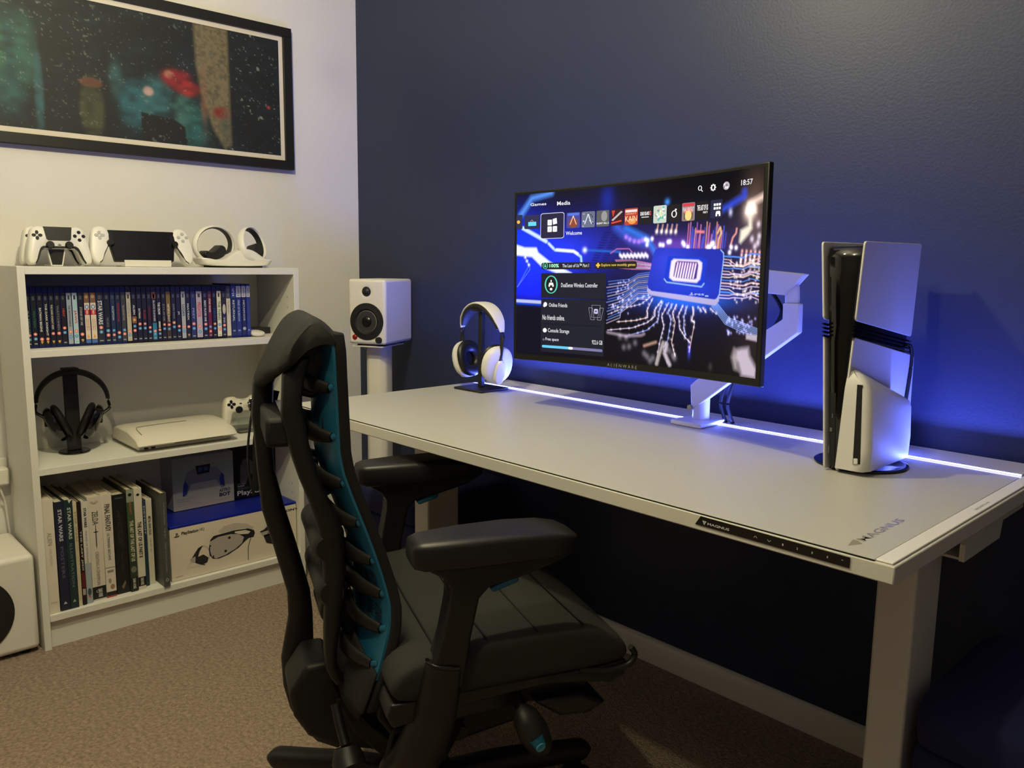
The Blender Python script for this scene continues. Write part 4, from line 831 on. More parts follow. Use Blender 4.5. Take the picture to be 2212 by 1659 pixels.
# title, title colour, sleeve colour, title from/to (share of sleeve height from the top), badge heights, extra, label
films = [
 ('ALIENS', '6f8a7c', '15191c', .30, .78, .80, .88, 0, 'black film case with dim green lettering, at the left end of the row'),
 ('MATRIX', '2f6a50', '14181a', .34, .66, .78, .87, 0, 'black film case with dark green lettering, second from the left end'),
 ('BATMAN BEGINS', 'd8d8d4', '131317', .28, .74, .88, .97, 1, 'black film case with thin white lettering low down, third from the left end'),
 ('THE DARK KNIGHT', 'd8d8d4', '131317', .20, .82, .88, .97, 1, 'black film case with the longest thin white title, fourth from the left end'),
 ('THE DARK KNIGHT RISES', 'c8c4ae', '15151a', .22, .70, .78, .87, 1, 'black film case with cream title and two stacked badges, fifth from the left end'),
 ('WATCHMEN', '7a7a80', '17171b', .24, .72, .78, .87, 1, 'black film case with dull grey lettering, sixth from the left end'),
 ('HEAT', 'c05030', '1a1416', .30, .46, .68, .77, 1, 'black film case with short orange-red block, left of the grey cases'),
 ('THE UNTOUCHABLES', '2c2e34', '9aa4ae', .24, .66, .76, .86, 0, 'light grey film case with dark lettering, left of the pale blue one'),
 ('JAWS', 'c03038', 'a9c4ce', .34, .60, .75, .85, 0, 'pale blue film case with big red title'),
 ('STAND BY ME', 'b0b0ac', '1a1a20', .28, .64, .82, .92, 1, 'dark film case with small white title, right of the pale blue one'),
 ('', 'b03030', 'd8c8b4', .30, .40, 9, 9, 2, 'cream and red film case with picture at top, left of the matching pair'),
 ('', 'b03030', 'dccdb8', .30, .40, 9, 9, 2, 'cream and red film case with picture at top, right of the matching pair'),
 ('STAR WARS', 'd8dce0', '25282e', .16, .64, .70, .79, 0, 'thick dark blue film case with large white title'),
 ('THE ABYSS', '70747c', '1b1a1e', .50, .70, .77, .86, 0, 'black film case with faint title, right of the thick white-lettered one'),
 ('INCEPTION', 'c0c8d0', '223248', .28, .56, .77, .86, 0, 'dark blue film case with pale title, last but three of the blue-topped cases'),
 ('TERMINATOR', 'a02830', '1a2430', .20, .60, .82, .91, 0, 'dark film case with long red title, last but two of the blue-topped cases'),
 ('GLADIATOR', '9a968c', '3a3a38', .26, .58, .77, .85, 0, 'brownish grey film case, last but one of the blue-topped cases'),
 ('ALIEN 3', '8a9088', 'b8b09c', .20, .50, .80, .88, 0, 'pale cream film case where the tops change from blue to black'),
 ('ALIEN', 'd8d8dc', '16161c', .26, .46, .70, .79, 3, 'black film case with a small orange picture in its middle'),
 ('BATMAN', 'd8d8d8', '16161c', .34, .54, .66, .75, 1, 'black film case with bold white title, right of the one with an orange picture'),
 ('BLADE', 'a03038', '17171d', .38, .56, .66, .75, 1, 'black film case with short dim red title and pink badge'),
 ('DRACULA', '80282c', '15151b', .30, .58, .74, .83, 1, 'black film case with long dim red title'),
 ('BLADE RUNNER', 'b8c8cc', '2a2026', .18, .62, .82, .88, 4, 'film case with brown top and bright teal foot'),
 ('THE CROW', 'e4e4e4', '15151a', .22, .48, .80, .88, 5, 'black film case with brushy white title over a white block'),
 ('DUNE', '8a8480', '17171d', .26, .62, .69, .78, 1, 'black film case with four widely spaced grey letters'),
 ('HATEFUL EIGHT', 'e0dcc4', '3e3018', .26, .64, .70, .79, 6, 'olive gold film case with white title'),
 ('JOHN WICK', '9098a0', '17171d', .26, .58, .66, .75, 1, 'black film case with grey title and orange badge'),
 ('JFK', 'd8d8d8', '1c1820', .42, .50, .74, .83, 1, 'black film case with very short white title, left of the light grey one'),
 ('LOGAN', '20242c', 'a8acb2', .28, .52, .76, .85, 0, 'light grey film case with bold black title'),
 ('MATRIX', 'd0d4d8', '1a1c24', .26, .62, .76, .9, 1, 'dark film case with large serif white title, right of the light grey one'),
 ('PREY', '8a98c8', '28305c', .36, .60, .70, .80, 0, 'indigo blue film case with pale lettering'),
 ('PREDATOR', 'c83038', 'b4a8b4', .24, .56, .76, .88, 0, 'thick pinkish grey film case with big red title'),
 ('READY PLAYER ONE', 'e0e0e4', '18181f', .20, .66, .72, .82, 1, 'black film case with long white title, right of the thick pinkish one'),
 ('STAR WARS', 'f0e0dc', '6a1c1e', .16, .46, .78, .88, 0, 'dark red film case with white title'),
 ('TENET', '38507c', '15161e', .36, .66, .72, .82, 1, 'black film case with dim blue spaced title'),
 ('THE THING', '1c6048', 'dcd8b8', .22, .64, .74, .84, 0, 'cream film case with dark green title'),
 ('TOP GUN', 'd8d8d8', '2a2224', .58, .70, .76, .85, 7, 'dark film case with a pale round picture, right of the cream one'),
 ('', '4a4a48', 'cfc8b0', .1, .4, 9, 9, 8, 'plain cream game case with grey top'),
 ('RETURNAL', 'c8d0dc', '1e2a44', .26, .60, 9, 9, 9, 'blue game case with blue top label, left of the white-topped ones'),
 ('FIRES OF RUBICON', 'a8b8e4', '26306c', .12, .70, 9, 9, 10, 'tallest blue game case with pale blue title and white top label'),
 ('METAPHOR', 'b8c0d4', '1e2440', .12, .66, 9, 9, 10, 'navy game case with white top label and a round white mark at its foot'),
 ('RISE OF RONIN', '4858a4', '2c3a80', .12, .66, 9, 9, 10, 'blue game case with dim lettering at the right end of the row')]
CASE_H = .1650
for i, (t, tc, bc_, t0, t1, b0, b1, ex, lab) in enumerate(films):
    ya = (cyl[i-1]+cyl[i])/2 if i else cyl[0]-(cyl[1]-cyl[0])/2
    yb = (cyl[i+1]+cyl[i])/2 if i < len(cyl)-1 else cyl[-1]+(cyl[-1]-cyl[-2])/2
    ya = max(ya, Y0+.0215)
    h = CASE_H+(.0045 if i >= 38 else 0)+(i % 3)*.0002; wd = yb-ya-.0006
    pm = M_CB if i < 17 else M_CK if i < 37 else M_CG if i == 37 else M_CN
    r = empty('film_case' if i < 37 else 'game_case', (.215, (ya+yb)/2, .8362), 0, lab, 'film case' if i < 37 else 'game case', 'cases on the upper shelf')
    sh = rnd.uniform(-.0012, .0004)
    obj('plastic_case', BX(-.136+sh, sh, -wd/2, wd/2, .0003, h), pm, r, bev=.0010, seg=2)
    p = Print(); a = .0009; b = wd-.0009; lo_, hi_ = .0075, h-.0165
    if ex >= 8: hi_ = h-.003
    S = lambda f: hi_-(hi_-lo_)*f
    p.rect(a, b, lo_, hi_, bc_, 1)
    c = (a+b)/2; q = (b-a)*.5
    if ex in (0, 1, 3, 4, 5, 7): p.rect(c-q*.42, c+q*.42, S(.13), S(.05), {'0': '3a3c44'}.get('0') if bc_ > '9' else '50525a', 2)
    if ex == 2:
        p.rect(a, b, S(.20), S(.0), '7a5a3c', 2); p.disc(c, S(.07), q*.6, 'b89468', 3, .006); p.disc(c, S(.28), q*.8, '5a7aa8', 2, .0065); p.disc(c, S(.28), q*.45, 'c8d4e0', 3, .004); p.rect(a, b, S(.44), S(.335), 'b83028', 3); p.text('RED', c-q*.35, c+q*.35, S(.43), S(.35), 'e8d8c8', 4, .03, -90)
        for dx in (-.35, .35): p.text('HONOUR AMONG', c+q*dx-.0012, c+q*dx+.0012, S(.75), S(.52), '8a4440', 2, .02, -90)
        p.poly([(c-q*.6, S(.90)), (c+q*.6, S(.90)), (c, S(.82))], 'd8a040', 3); p.rect(a, b, S(1), S(.92), '4a6aa0', 3)
    if ex == 3: p.rect(a, b, S(.64), S(.50), '8a5a3c', 2); p.disc(c, S(.57), q*.6, 'd8b070', 3, .004)
    if ex == 4: p.rect(a, b, S(.14), S(.0), '7a4a3c', 2); p.rect(a, b, S(1), S(.65), '2a7a9c', 2)
    if ex == 5: p.rect(c-q*.4, c+q*.4, S(.76), S(.62), 'c4c4b8', 2)
    if ex == 6: p.rect(a, b, S(.5), S(.0), '7a6028', 2); p.text(t, c-q*.45, c+q*.45, S(t1), S(t0), tc, 6, .02, -90)
    if ex == 7: p.disc(c+q*.1, S(.40), q*.8, 'c8bca8', 2, .016)
    if ex == 8: p.rect(a, b, S(.24), S(0), '44444a', 2); p.text('PLAYSTATION 3', c-q*.4, c+q*.4, S(.20), S(.04), '9a9a9a', 3, 0, -90); p.text('THE ORANGE BOX', c-q*.35, c+q*.35, S(.54), S(.28), '4a4a48', 3, 0, -90)
    if ex in (9, 10):
        p.rect(a, b, S(.25 if ex == 9 else .24), S(.02), '2a3c8c' if ex == 9 else 'c4c6cc', 2); k = 'c8d0e0' if ex == 9 else '2c3040'
        p.text('PS4' if ex == 9 else 'PS5', c-q*.45, c+q*.45, S(.22), S(.11), k, 3, .01, -90); ps_symbol(p, c-.0035, S(.10), .007, k, 3)
        if t.startswith('META'): p.ring(c, S(.87), q*.75, q*.75, .0015, 'e0e0e0', 3, 18); p.disc(c, S(.87), q*.3, 'e0e0e0', 3)
        else: p.rect(c-q*.5, c+q*.5, S(.92), S(.89), '8890b8', 3)
        t0, t1 = .30, .72
    if t and ex != 6: p.text(t, c-q*(.62 if wd > .019 or t in ('JAWS', 'THE CROW', 'LOGAN', 'PREDATOR', 'THE THING') else .42), c+q*(.62 if wd > .019 or t in ('JAWS', 'THE CROW', 'LOGAN', 'PREDATOR', 'THE THING') else .42), S(t1), S(t0), tc, 5, .02, -90)
    if b0 < 2:
        bc2 = {27: 'd07848', 24: 'd08060', 20: 'c06a80', 26: 'd89048', 34: 'd08850'}.get(i, R_)
        rr = min(q*.72, .0050)
        first, second = ((B2, bc2) if i in (13, 14, 16, 33, 37, 35, 18) else (bc2, B2))
        for bb, cc in ((b0, first), (b1, second if ex != 1 or b1 < .86 else None)):
            if cc: p.disc(c, S(bb), rr, cc, 6); p.disc(c, S(bb), rr*.42, 'f0dcd0' if cc != B2 else 'a8c8e0', 7)
        if b1 > .86 and ex == 1: p.poly([(c-q*.55, S(.93)), (c, S(.975)), (c+q*.55, S(.93)), (c+q*.3, S(.915)), (c-q*.3, S(.915))], 'c09a48' if i < 10 else 'b89080', 6)
        elif b1 < .9: p.rect(c-q*.55, c+q*.55, S(.975), S(.955), 'a0a4a8', 6)
    p.build('spine_sleeve', lambda u, v, hh, sh=sh, wd=wd: (sh+.0002+hh, u-wd/2, v), M_GLOSSP, r, step=.00006)
    if i < 17 or i >= 38: pass
# small things right of the cases
t = empty('charging_puck', (.205, -.527, .8362), 0, 'round white disc leaning by the right end of the film cases', 'charging puck')
obj('disc', lathe(nb(), [(.001, 0), (.022, .0), (.0245, .003), (.0245, .007), (.022, .0085), (.001, .0095)], 'z', n=40, M=Matrix.Translation((0, 0, .0065)) @ Matrix.Rotation(math.radians(14), 4, 'Y')), M_WPLASTIC, t)
t = empty('soundbar_box', (.10, -.495, .8362), 0, 'small black box lying behind the white disc on the upper shelf', 'box')
obj('case', BX(-.03, .03, -.055, .055, .0003, .022), M_BLACKGLOSS, t, bev=.002)

# ---------------------------------------------------------------- books on the lower shelf
bk = [[(-1.196,0.0904),(-1.1686,0.089),(-1.1944,0.4301),(-1.1657,0.4246)], [(-1.1663,0.0883),(-1.1422,0.0852),(-1.1637,0.4172),(-1.138,0.413)], [(-1.1422,0.0852),(-1.1199,0.0855),(-1.1365,0.4181),(-1.115,0.4148)], [(-1.1186,0.092),(-1.1089,0.0906),(-1.1138,0.4069),(-1.1005,0.4043)], [(-1.1097,0.0918),(-1.0988,0.0908),(-1.101,0.4064),(-1.0922,0.4047)], [(-1.0969,0.0949),(-1.0808,0.0944),(-1.0908,0.4024),(-1.0774,0.3998)], [(-1.0788,0.1014),(-1.0428,0.1025),(-1.0735,0.4128),(-1.0372,0.4068)], [(-1.0428,0.1025),(-1.0141,0.0987),(-1.0343,0.4142),(-1.005,0.409)], [(-1.0109,0.1037),(-0.975,0.102),(-1.0017,0.4051),(-0.9644,0.3989)], [(-0.9764,0.0991),(-0.9547,0.0989),(-0.9663,0.4144),(-0.9425,0.4106)], [(-0.9522,0.1008),(-0.9301,0.1014),(-0.9403,0.4139),(-0.9199,0.4108)], [(-0.9251,0.0976),(-0.9152,0.0986),(-0.9154,0.3691),(-0.9058,0.3685)], [(-0.9126,0.1012),(-0.8956,0.103),(-0.903,0.368),(-0.8895,0.3667)], [(-0.888,0.0903),(-0.87,0.0898),(-0.8792,0.3941),(-0.8571,0.3907)]]
bx_ = [.268, .268, .268, .262, .265, .262, .255, .255, .250, .258, .255, .240, .233, .285]
bi = [('d8d0c0', 'white art book with pale grey title at the left end of the lower shelf'), ('1e2238', 'navy art book with grey lettering, second from the left'), ('1c3034', 'dark green art book with torn top corner'),
      ('cdc4a8', 'thin cream book between the dark green and the black one'), ('231214', 'thin black and red book with white lettering'), ('9aa4a8', 'thin white and blue-grey book, left of the thick white one'),
      ('cfc6b8', 'thick white book with a sword drawn on its spine'), ('d0c8bc', 'thick white book with tall narrow black title'), ('19191a', 'thick black book with faint grey title'), ('2c3828', 'green and black book with white title'),
      ('ccc5b4', 'white book with bold black title, right of the green one'), ('1e3640', 'very thin blue book between two white ones'), ('ccc6b4', 'short white book with small black title'), ('4a4a48', 'grey slipcased book standing apart beside the white box')]
ends = []
for i, (q, (c, lab)) in enumerate(zip(bk, bi)):
    y0 = q[0][0]; y1 = q[1][0]
    if ends and y0 < ends[-1]+.0006: y0 = ends[-1]+.0006
    y0 = max(y0, Y0+.0195); y1 = max(y1, y0+.006); ends.append(y1)
    h = min((q[2][1]+q[3][1])/2-.0995, .385); wd = y1-y0; d = .205
    hs_ = h/.31
    r = empty('book', (bx_[i], (y0+y1)/2, .0993), 0, lab, 'book', 'books on the lower shelf')
    cmat = mat('book_cover_%d' % i, c, .4, noise=.02)
    bm = nb(); box(bm, -d, -.002, -wd/2, -wd/2+.0022, .0002, h); box(bm, -d, -.002, wd/2-.0022, wd/2, .0002, h); box(bm, -.0025, 0, -wd/2, wd/2, .0002, h)
    obj('cover', bm, cmat, r, bev=.0006, seg=1)
    obj('page_block', BX(-d+.004, -.0028, -wd/2+.0023, wd/2-.0023, .003, h-.004), mat('paper_edges', (.80, .76, .66), .9, noise=.08, nscale=900), r)
    p = Print(); W = wd; c0 = W/2
    def V(f): return h*(1-f)
    def tt(s, f0, f1, a0, a1, col, bold=.02, rot=-90): p.text(s, W*a0, W*a1, V(f1), V(f0), col, 3, bold, rot)
    if i == 0: tt('ALIEN', .29, .40, .30, .70, '8c887e', 0); tt('THE ARCHIVE', .43, .58, .38, .62, 'bdb7a8', 0); tt('TITAN', .90, .915, .2, .8, '8c887e', 0, 0)
    if i == 1: tt('STAR WARS', .07, .36, .32, .72, 'b8b8c4', .03); tt('POSTERS', .41, .70, .36, .66, '6a6a80', 0); p.poly([(W*.3, V(.94)), (W*.7, V(.94)), (W*.5, V(.915))], 'b8b8c4')
    if i == 2: tt('STAR WARS', .07, .36, .32, .72, 'b0b8b4', .03); tt('ILLUSTRATION', .40, .80, .36, .66, '6a8480', 0); p.poly([(W*.3, V(.94)), (W*.7, V(.94)), (W*.5, V(.915))], 'a0a8a4'); p.poly([(W*.45, V(.0)), (W*.98, V(.0)), (W*.6, V(.035))], 'c8c4b8')
    if i == 3: tt('STAR WARS', .09, .38, .25, .8, '9a8a60', .03); tt('EPISODE I', .39, .60, .3, .7, 'b49c60', 0); tt('THE PHANTOM MENACE', .62, .95, .35, .65, 'b8a890', 0)
    if i == 4: tt('THE LAST JEDI', .28, .66, .25, .75, 'd8d0c4', .02); p.rect(0, W, V(.84), V(.68), '5a1c18'); p.rect(W*.1, W*.9, V(.90), V(.83), 'a89c94')
    if i == 5: p.rect(0, W, V(.60), V(0), 'cfcac0', 1); tt('STAR WARS', .06, .25, .3, .75, '2a2a30', .04); tt('THE RISE OF SKYWALKER', .28, .60, .35, .65, '5a6478', 0); p.disc(c0, V(.885), W*.3, '3a4650', 2, .011); p.disc(c0, V(.93), W*.15, 'b05a50', 3, .004)
    if i == 6:
        p.stroke([(c0-.010, V(.055)), (c0, V(.075)), (c0+.010, V(.055))], .0015, '7a7468'); p.stroke([(c0-.007, V(.045)), (c0, V(.065)), (c0+.007, V(.045))], .0012, '7a7468')
        tt('ZELDA', .14, .27, .28, .72, '5a5850', .02); p.poly([(c0-.0015, V(.31)), (c0+.0015, V(.31)), (c0+.0015, V(.47)), (c0, V(.50)), (c0-.0015, V(.47))], '4a4a48'); p.rect(c0-.006, c0+.006, V(.345), V(.335), '4a4a48'); p.rect(c0-.001, c0+.001, V(.31), V(.27), '4a4a48')
        tt('CREATING A CHAMPION', .53, .85, .36, .62, '7a7468', 0); p.rect(0, W, V(.985), V(.865), '1a1a1a', 2); p.ring(c0*.75, V(.91), .004, .004, .001, 'd0d0c8', 3, 14); tt('DARK HORSE', .89, .97, .42, .72, 'd0d0c8', .02)
    if i == 7: tt('FINAL FANTASY', .10, .36, .26, .78, '3a3834', .02); tt('ULTIMANIA ARCHIVE', .38, .64, .36, .62, '4a4844', 0); p.rect(0, W, V(.712), V(.708), '4a4844', 2); p.rect(W*.2, W*.8, V(.76), V(.735), '8a8478', 2); p.disc(c0*.8, V(.84), .004, '9a8a70', 2, .008); p.disc(c0*1.25, V(.90), .006, '9a7a50', 2, .008); p.rect(0, W, V(.985), V(.945), '1a1a1a', 2); p.rect(0, W, V(1), V(.985), 'a04038', 2)
    if i == 8: tt('METAL GEAR', .16, .50, .30, .50, '3e3c38', 0); tt('LEGENDARY', .22, .52, .52, .68, '3e3c38', 0); tt('ARTWORKS', .58, .78, .45, .58, '4a4436', 0); p.poly([(W*.35, V(.93)), (W*.65, V(.87)), (W*.72, V(.90)), (W*.5, V(.955))], '6a6048'); p.rect(W*.2, W*.8, V(.045), V(.03), '3a4450')
    if i == 9: p.rect(0, W, V(.70), V(.12), '3c4c30', 1); p.rect(0, W, V(.12), V(0), '8a9080', 1); p.disc(c0, V(.05), W*.25, '18181a', 2, .005); tt('THE ART OF THE LAST OF US', .30, .70, .26, .78, 'd0ccbc', .02); tt('NAUGHTY', .11, .24, .35, .65, 'c07058', 0); p.rect(0, W, V(.985), V(.86), '141414', 2); tt('DARK HORSE', .87, .97, .3, .7, 'd0d0c8', .02); p.disc(c0, V(.78), W*.4, '6a7068', 2, .010)
    if i == 10: p.disc(c0, V(.065), W*.2, '18181a', 2, .004); tt('THE LAST OF US PART II', .33, .68, .26, .76, '24231f', .03); p.rect(0, W, V(.965), V(.875), '141414', 2); tt('DARK HORSE', .885, .955, .3, .7, 'd0d0c8', .02)
    if i == 11: p.rect(0, W, V(.35), V(0), '2a3e58', 1); tt('DETROIT', .07, .40, .3, .7, 'b0b4b0', .02)
    if i == 12: tt('METAL GEAR SOLID', .20, .42, .28, .74, '4a4840', .02); tt('THE ART OF', .45, .62, .4, .65, '8a8478', 0)
    if i == 13: tt('THATGAMECOMPANY', .10, .34, .40, .62, '9a9a96', 0); tt('THE SKY', .37, .48, .4, .62, '9a9a96', 0); tt('THE ART OF THE LAST GUARDIAN', .52, .84, .4, .62, '9a9a96', 0); p.ring(c0, V(.925), .004, .005, .0012, 'c8c8c4', 3, 14)
    if p.v: p.build('spine_print', lambda u, v, hh, wd=wd: (.0001+hh, u-wd/2, v), M_PRINT, r)

# ---------------------------------------------------------------- boxes on the lower shelf
def carton(name, x0, x1, y0, y1, z0, z1, m, label, bev=.0015):
    r = empty(name, ((x0+x1)/2, (y0+y1)/2, z0), 0, label, 'box'); hx, hy = (x1-x0)/2, (y1-y0)/2
    obj('carton', BX(-hx, hx, -hy, hy, .0004, z1-z0), m, r, bev=bev); return r, hx, hy
M_BOXW = mat('white_box_card', (.84, .80, .73), .4); M_BOXB = mat('blue_box_card', (.05, .12, .55), .4); M_BOXK = mat('black_box_card', (.07, .07, .075), .35)
VX, VY0, VY1, VZ0, VZ1 = .262, -.857, -.434, .0993, .272
r, hx, hy = carton('headset_box', .055, VX, VY0, VY1, VZ0, VZ1, M_BOXW, 'large white box with blue top and headset picture on the lower shelf')
obj('blue_lid_band', BX(-hx-.0006, hx+.0004, -hy-.0006, hy+.0006, VZ1-VZ0-.006, VZ1-VZ0+.0016), M_BOXB, r, bev=.0005)
p = Print()
_q = [(-0.8503,0.2623),(-0.8304,0.2682),(-0.8268,0.2541),(-0.7337,0.2651),(-0.4804,0.2592),(-0.4254,0.2644),(-0.7198,0.2044),(-0.5692,0.1793),(-0.7977,0.1399),(-0.7341,0.1483),(-0.7995,0.2614),(-0.5388,0.1082),(-0.4713,0.108)]
oy, oz = VY0, VZ0
def vq(k): return (_q[k][0]-oy, _q[k][1]-oz)
p.poly([(.045, .03), (.075, .085), (.110, .03), (.100, .03), (.075, .07), (.055, .035), (.10, .035), (.105, .03)], 'cbc2b2', 1)
p.ring(.165, .085, .060, .052, .010, 'd3cabb', 1, 40); p.stroke([(.30, .10), (.36, .15)], .010, 'cfc6b6', 1); p.stroke([(.345, .115), (.41, .13)], .012, 'd3cabb', 1)
a, b = vq(0); ps_symbol(p, .012, .138, .017, '1c1c1c', 3); p.text('PlayStation', .035, .088, .1405, .1535, '1c1c20', 3, .03); p.text('VR2', .090, .107, .1435, .153, '3a3a3c', 3)
p.text('SONY', _q[4][0]-oy-.002, _q[5][0]-oy-.001, .1455, .1535, '26262a', 3, .03)
# headset drawing
hx0 = _q[6][0]-oy; 
def hp(px, py): return (px, py)
p.poly([(.150, .130), (.170, .142), (.205, .146), (.245, .135), (.270, .118), (.262, .108), (.240, .122), (.200, .124), (.160, .120)], 'b9b0a8', 2)
p.poly([(.124, .108), (.135, .118), (.175, .120), (.200, .122), (.250, .118), (.270, .108), (.273, .098), (.268, .085), (.250, .085), (.235, .075), (.215, .060), (.180, .046), (.150, .040), (.130, .044), (.120, .058), (.118, .080)], '232326', 3)
p.poly([(.205, .117), (.240, .115), (.258, .106), (.250, .100), (.225, .104), (.205, .112)], 'd3cabb', 4)
p.poly([(.122, .102), (.150, .112), (.190, .112), (.218, .106), (.235, .092), (.228, .074), (.205, .060), (.170, .047), (.140, .043), (.127, .052), (.122, .070)], 'a8a09a', 5)
for c_ in ((.186, .101), (.172, .060), (.123, .088), (.132, .052)): p.disc(*c_, .0045 if c_[0] > .15 else .0028, '1c1c1e', 6)
p.stroke([(.258, .083), (.248, .055), (.247, .012)], .0022, '2a2a2c', 3)
p.ring(.098, .065, .024, .030, .0035, 'b8afa6', 3, 30); p.poly([(.060, .058), (.084, .090), (.100, .096), (.088, .078), (.083, .062), (.100, .066), (.116, .052), (.112, .038), (.095, .033), (.078, .042)], '232326', 4); p.poly([(.057, .060), (.075, .066), (.074, .047), (.062, .050)], 'aaa29a', 5)
p.poly([(.290, .098), (.305, .102), (.318, .112), (.322, .080), (.310, .078)], '232326', 4); p.poly([(.292, .094), (.320, .096), (.318, .084), (.300, .082)], 'aaa29a', 5); p.poly([(.302, .082), (.335, .085), (.335, .045), (.312, .055)], '232326', 4)
p.rect(.012, .034, .012, .0145, 'a59d90', 2)
p.build('printed_front', lambda u, v, h: (hx+.0002+h, u-hy, v), M_PRINT, r)
r, hx, hy = carton('controller_box', .01, .118, -.788, -.585, .2752, .4475, mat('pale_box_card', (.70, .72, .78), .4), 'pale blue box with white and blue controller picture on the white box')
p = Print(); Wd, Hh = .203, .172
for k in range(14): f = k/13; p.rect(0, Wd, Hh*(1-(k+1)/14), Hh*(1-k/14), tuple(lin((.53+.22*abs(f-.25)+.15*f, .55+.20*f+.05, .60+.16*f))), 0)
p.poly([(.030, .045), (.038, .10), (.050, .125), (.075, .133), (.120, .133), (.150, .125), (.165, .10), (.172, .055), (.160, .052), (.143, .083), (.060, .083), (.045, .048)], '7f8698', 1)
for q in ([(.030, .046), (.034, .085), (.042, .096), (.050, .078), (.044, .052), (.036, .044)], [(.172, .056), (.170, .095), (.162, .105), (.153, .085), (.158, .064)]): p.poly(q, '2c3f9c', 2)
p.poly([(.076, .140), (.125, .140), (.121, .112), (.080, .110)], '15171f', 3); p.disc(.091, .126, .0075, '34508c', 4); p.disc(.110, .126, .0075, '34508c', 4)
for q in ((.078, .095), (.124, .095)): p.ring(*q, .0085, .0085, .0014, '858b9c', 3, 18)
p.text('LIMITED EDITION', .012, .066, .034, .0375, '555d70', 2); p.text('DualSense', .012, .050, .026, .0315, '7a86a4', 2); p.text('Wireless Controller', .012, .080, .019, .0215, '8a94a8', 2); p.text('Manette sans fil / Mando', .012, .09, .014, .016, '8a94a8', 2); p.text('for the console', .012, .09, .006, .008, '98a0b0', 2)
p.text('ASTRO', .152, .190, .038, .049, '232d52', 2, .03); p.text('BOT', .152, .190, .022, .035, '232d52', 2, .05); p.text('Includes voucher', .14, .19, .012, .014, '8088a0', 2)
p.build('printed_front', lambda u, v, h: (hx+.0004+h, u-hy, v), M_PRINT, r)
r, hx, hy = carton('controller_box', .01, .120, -.5825, -.4325, .2752, .4475, M_BOXK, 'black box with grey controller picture and white lettering on the white box')
p = Print()
p.poly([(.020, .060), (.022, .115), (.032, .135), (.048, .140), (.066, .125), (.070, .085), (.050, .080), (.040, .050), (.028, .045)], '55555a', 1); p.poly([(.085, .14), (.105, .138), (.122, .12), (.135, .075), (.128, .062), (.110, .085), (.095, .10)], '5a585c', 1)
for q in ((.030, .120), (.037, .127), (.037, .113), (.044, .120), (.100, .125), (.107, .132), (.108, .118), (.115, .125)): p.disc(*q, .0028, '29292c', 2)
p.rect(.108, .125, .152, .162, '8a3020', 2); p.rect(.108, .128, .146, .148, '5a4038', 2)
p.text('LIMITED EDITION', .010, .040, .0520, .0545, 'a0a0a0', 2); p.text('DualSense', .010, .034, .043, .049, 'c8c8c8', 2, .01)
for k in range(3): p.rect(.010, .052, .0385-k*.003, .0395-k*.003, '6a6a6c', 2)
p.text('PlayStation', .008, .140, .008, .030, 'e4e4e4', 2, .02); p.disc(.1435, .010, .0012, 'e4e4e4', 2)
p.build('printed_front', lambda u, v, h: (hx+.0004+h, u-hy, v), M_PRINT, r)

# ---------------------------------------------------------------- middle shelf
hs2 = empty('headphone_stand', (.115, -1.065, .5153), 0, 'black round-based headphone stand on the middle shelf', 'headphone stand')
obj('base', lathe(nb(), [(.001, .0004), (.042, .0004), (.043, .003), (.040, .006), (.001, .007)], n=48), M_BLACKGLOSS, hs2)
obj('post', BX(-.006, .006, -.019, .019, .0065, .243), M_BLACK, hs2, bev=.003, seg=3)
obj('hanger', PR([(-.018, .243), (-.018, .250), (.020, .250), (.024, .240), (.021, .238), (.015, .243)], 'y', -.0195, .0195), M_BLACK, hs2, bev=.001)
headset('headset', (.120, -1.063, .5153+.036), math.radians(76), 'black glossy headset hanging on the round stand in the bookcase', .094, .212, (M_BLACK, M_LEA, M_BLACKGLOSS, M_LEA), .054, tilt=24, splay=20, white=False, inset=.054)
# slim white console
t = empty('slim_console', (.155, -.78, .5153), 0, 'slim curved white console lying flat on the middle shelf', 'game console')
M_IV = mat('ivory_console_plastic', (.86, .84, .78), .35)
prof = []
bm = nb(); rings = []
for y, k in ((-.155, .0), (-.145, .006), (-.12, .009), (.12, .009), (.143, .006), (.15, 0)):
    rings.append([(-.115, y, .012), (.085+k*.3, y, .012), (.108+k, y, .020+k*.2), (.085+k*.5, y, .036+k*.6), (.02, y, .050+k), (-.06, y, .051+k), (-.115, y, .046+k*.7)])
obj('top_cover', loft(bm, rings), M_IV, t, bev=.002, ang=50)
obj('base_shell', BX(-.108, .078, -.145, .142, .001, .0125), M_IV, t, bev=.004)
obj('drive_lid_seam', tube(nb(), smooth_path([(.070, -.13, .0475), (.02, -.128, .0595), (.005, -.10, .0605), (.0, .0, .0607), (.0, .03, .0607)]), .0008, 6), M_GREYTXT, t)
bm = nb(); box(bm, .078, .0792, -.128, -.116, .004, .009); box(bm, .078, .0792, -.108, -.096, .004, .009); obj('usb_ports', bm, M_BLACK, t)
obj('disc_slider', BX(.1115, .1125, -.05, .10, .0185, .0205), M_GREYTXT, t)
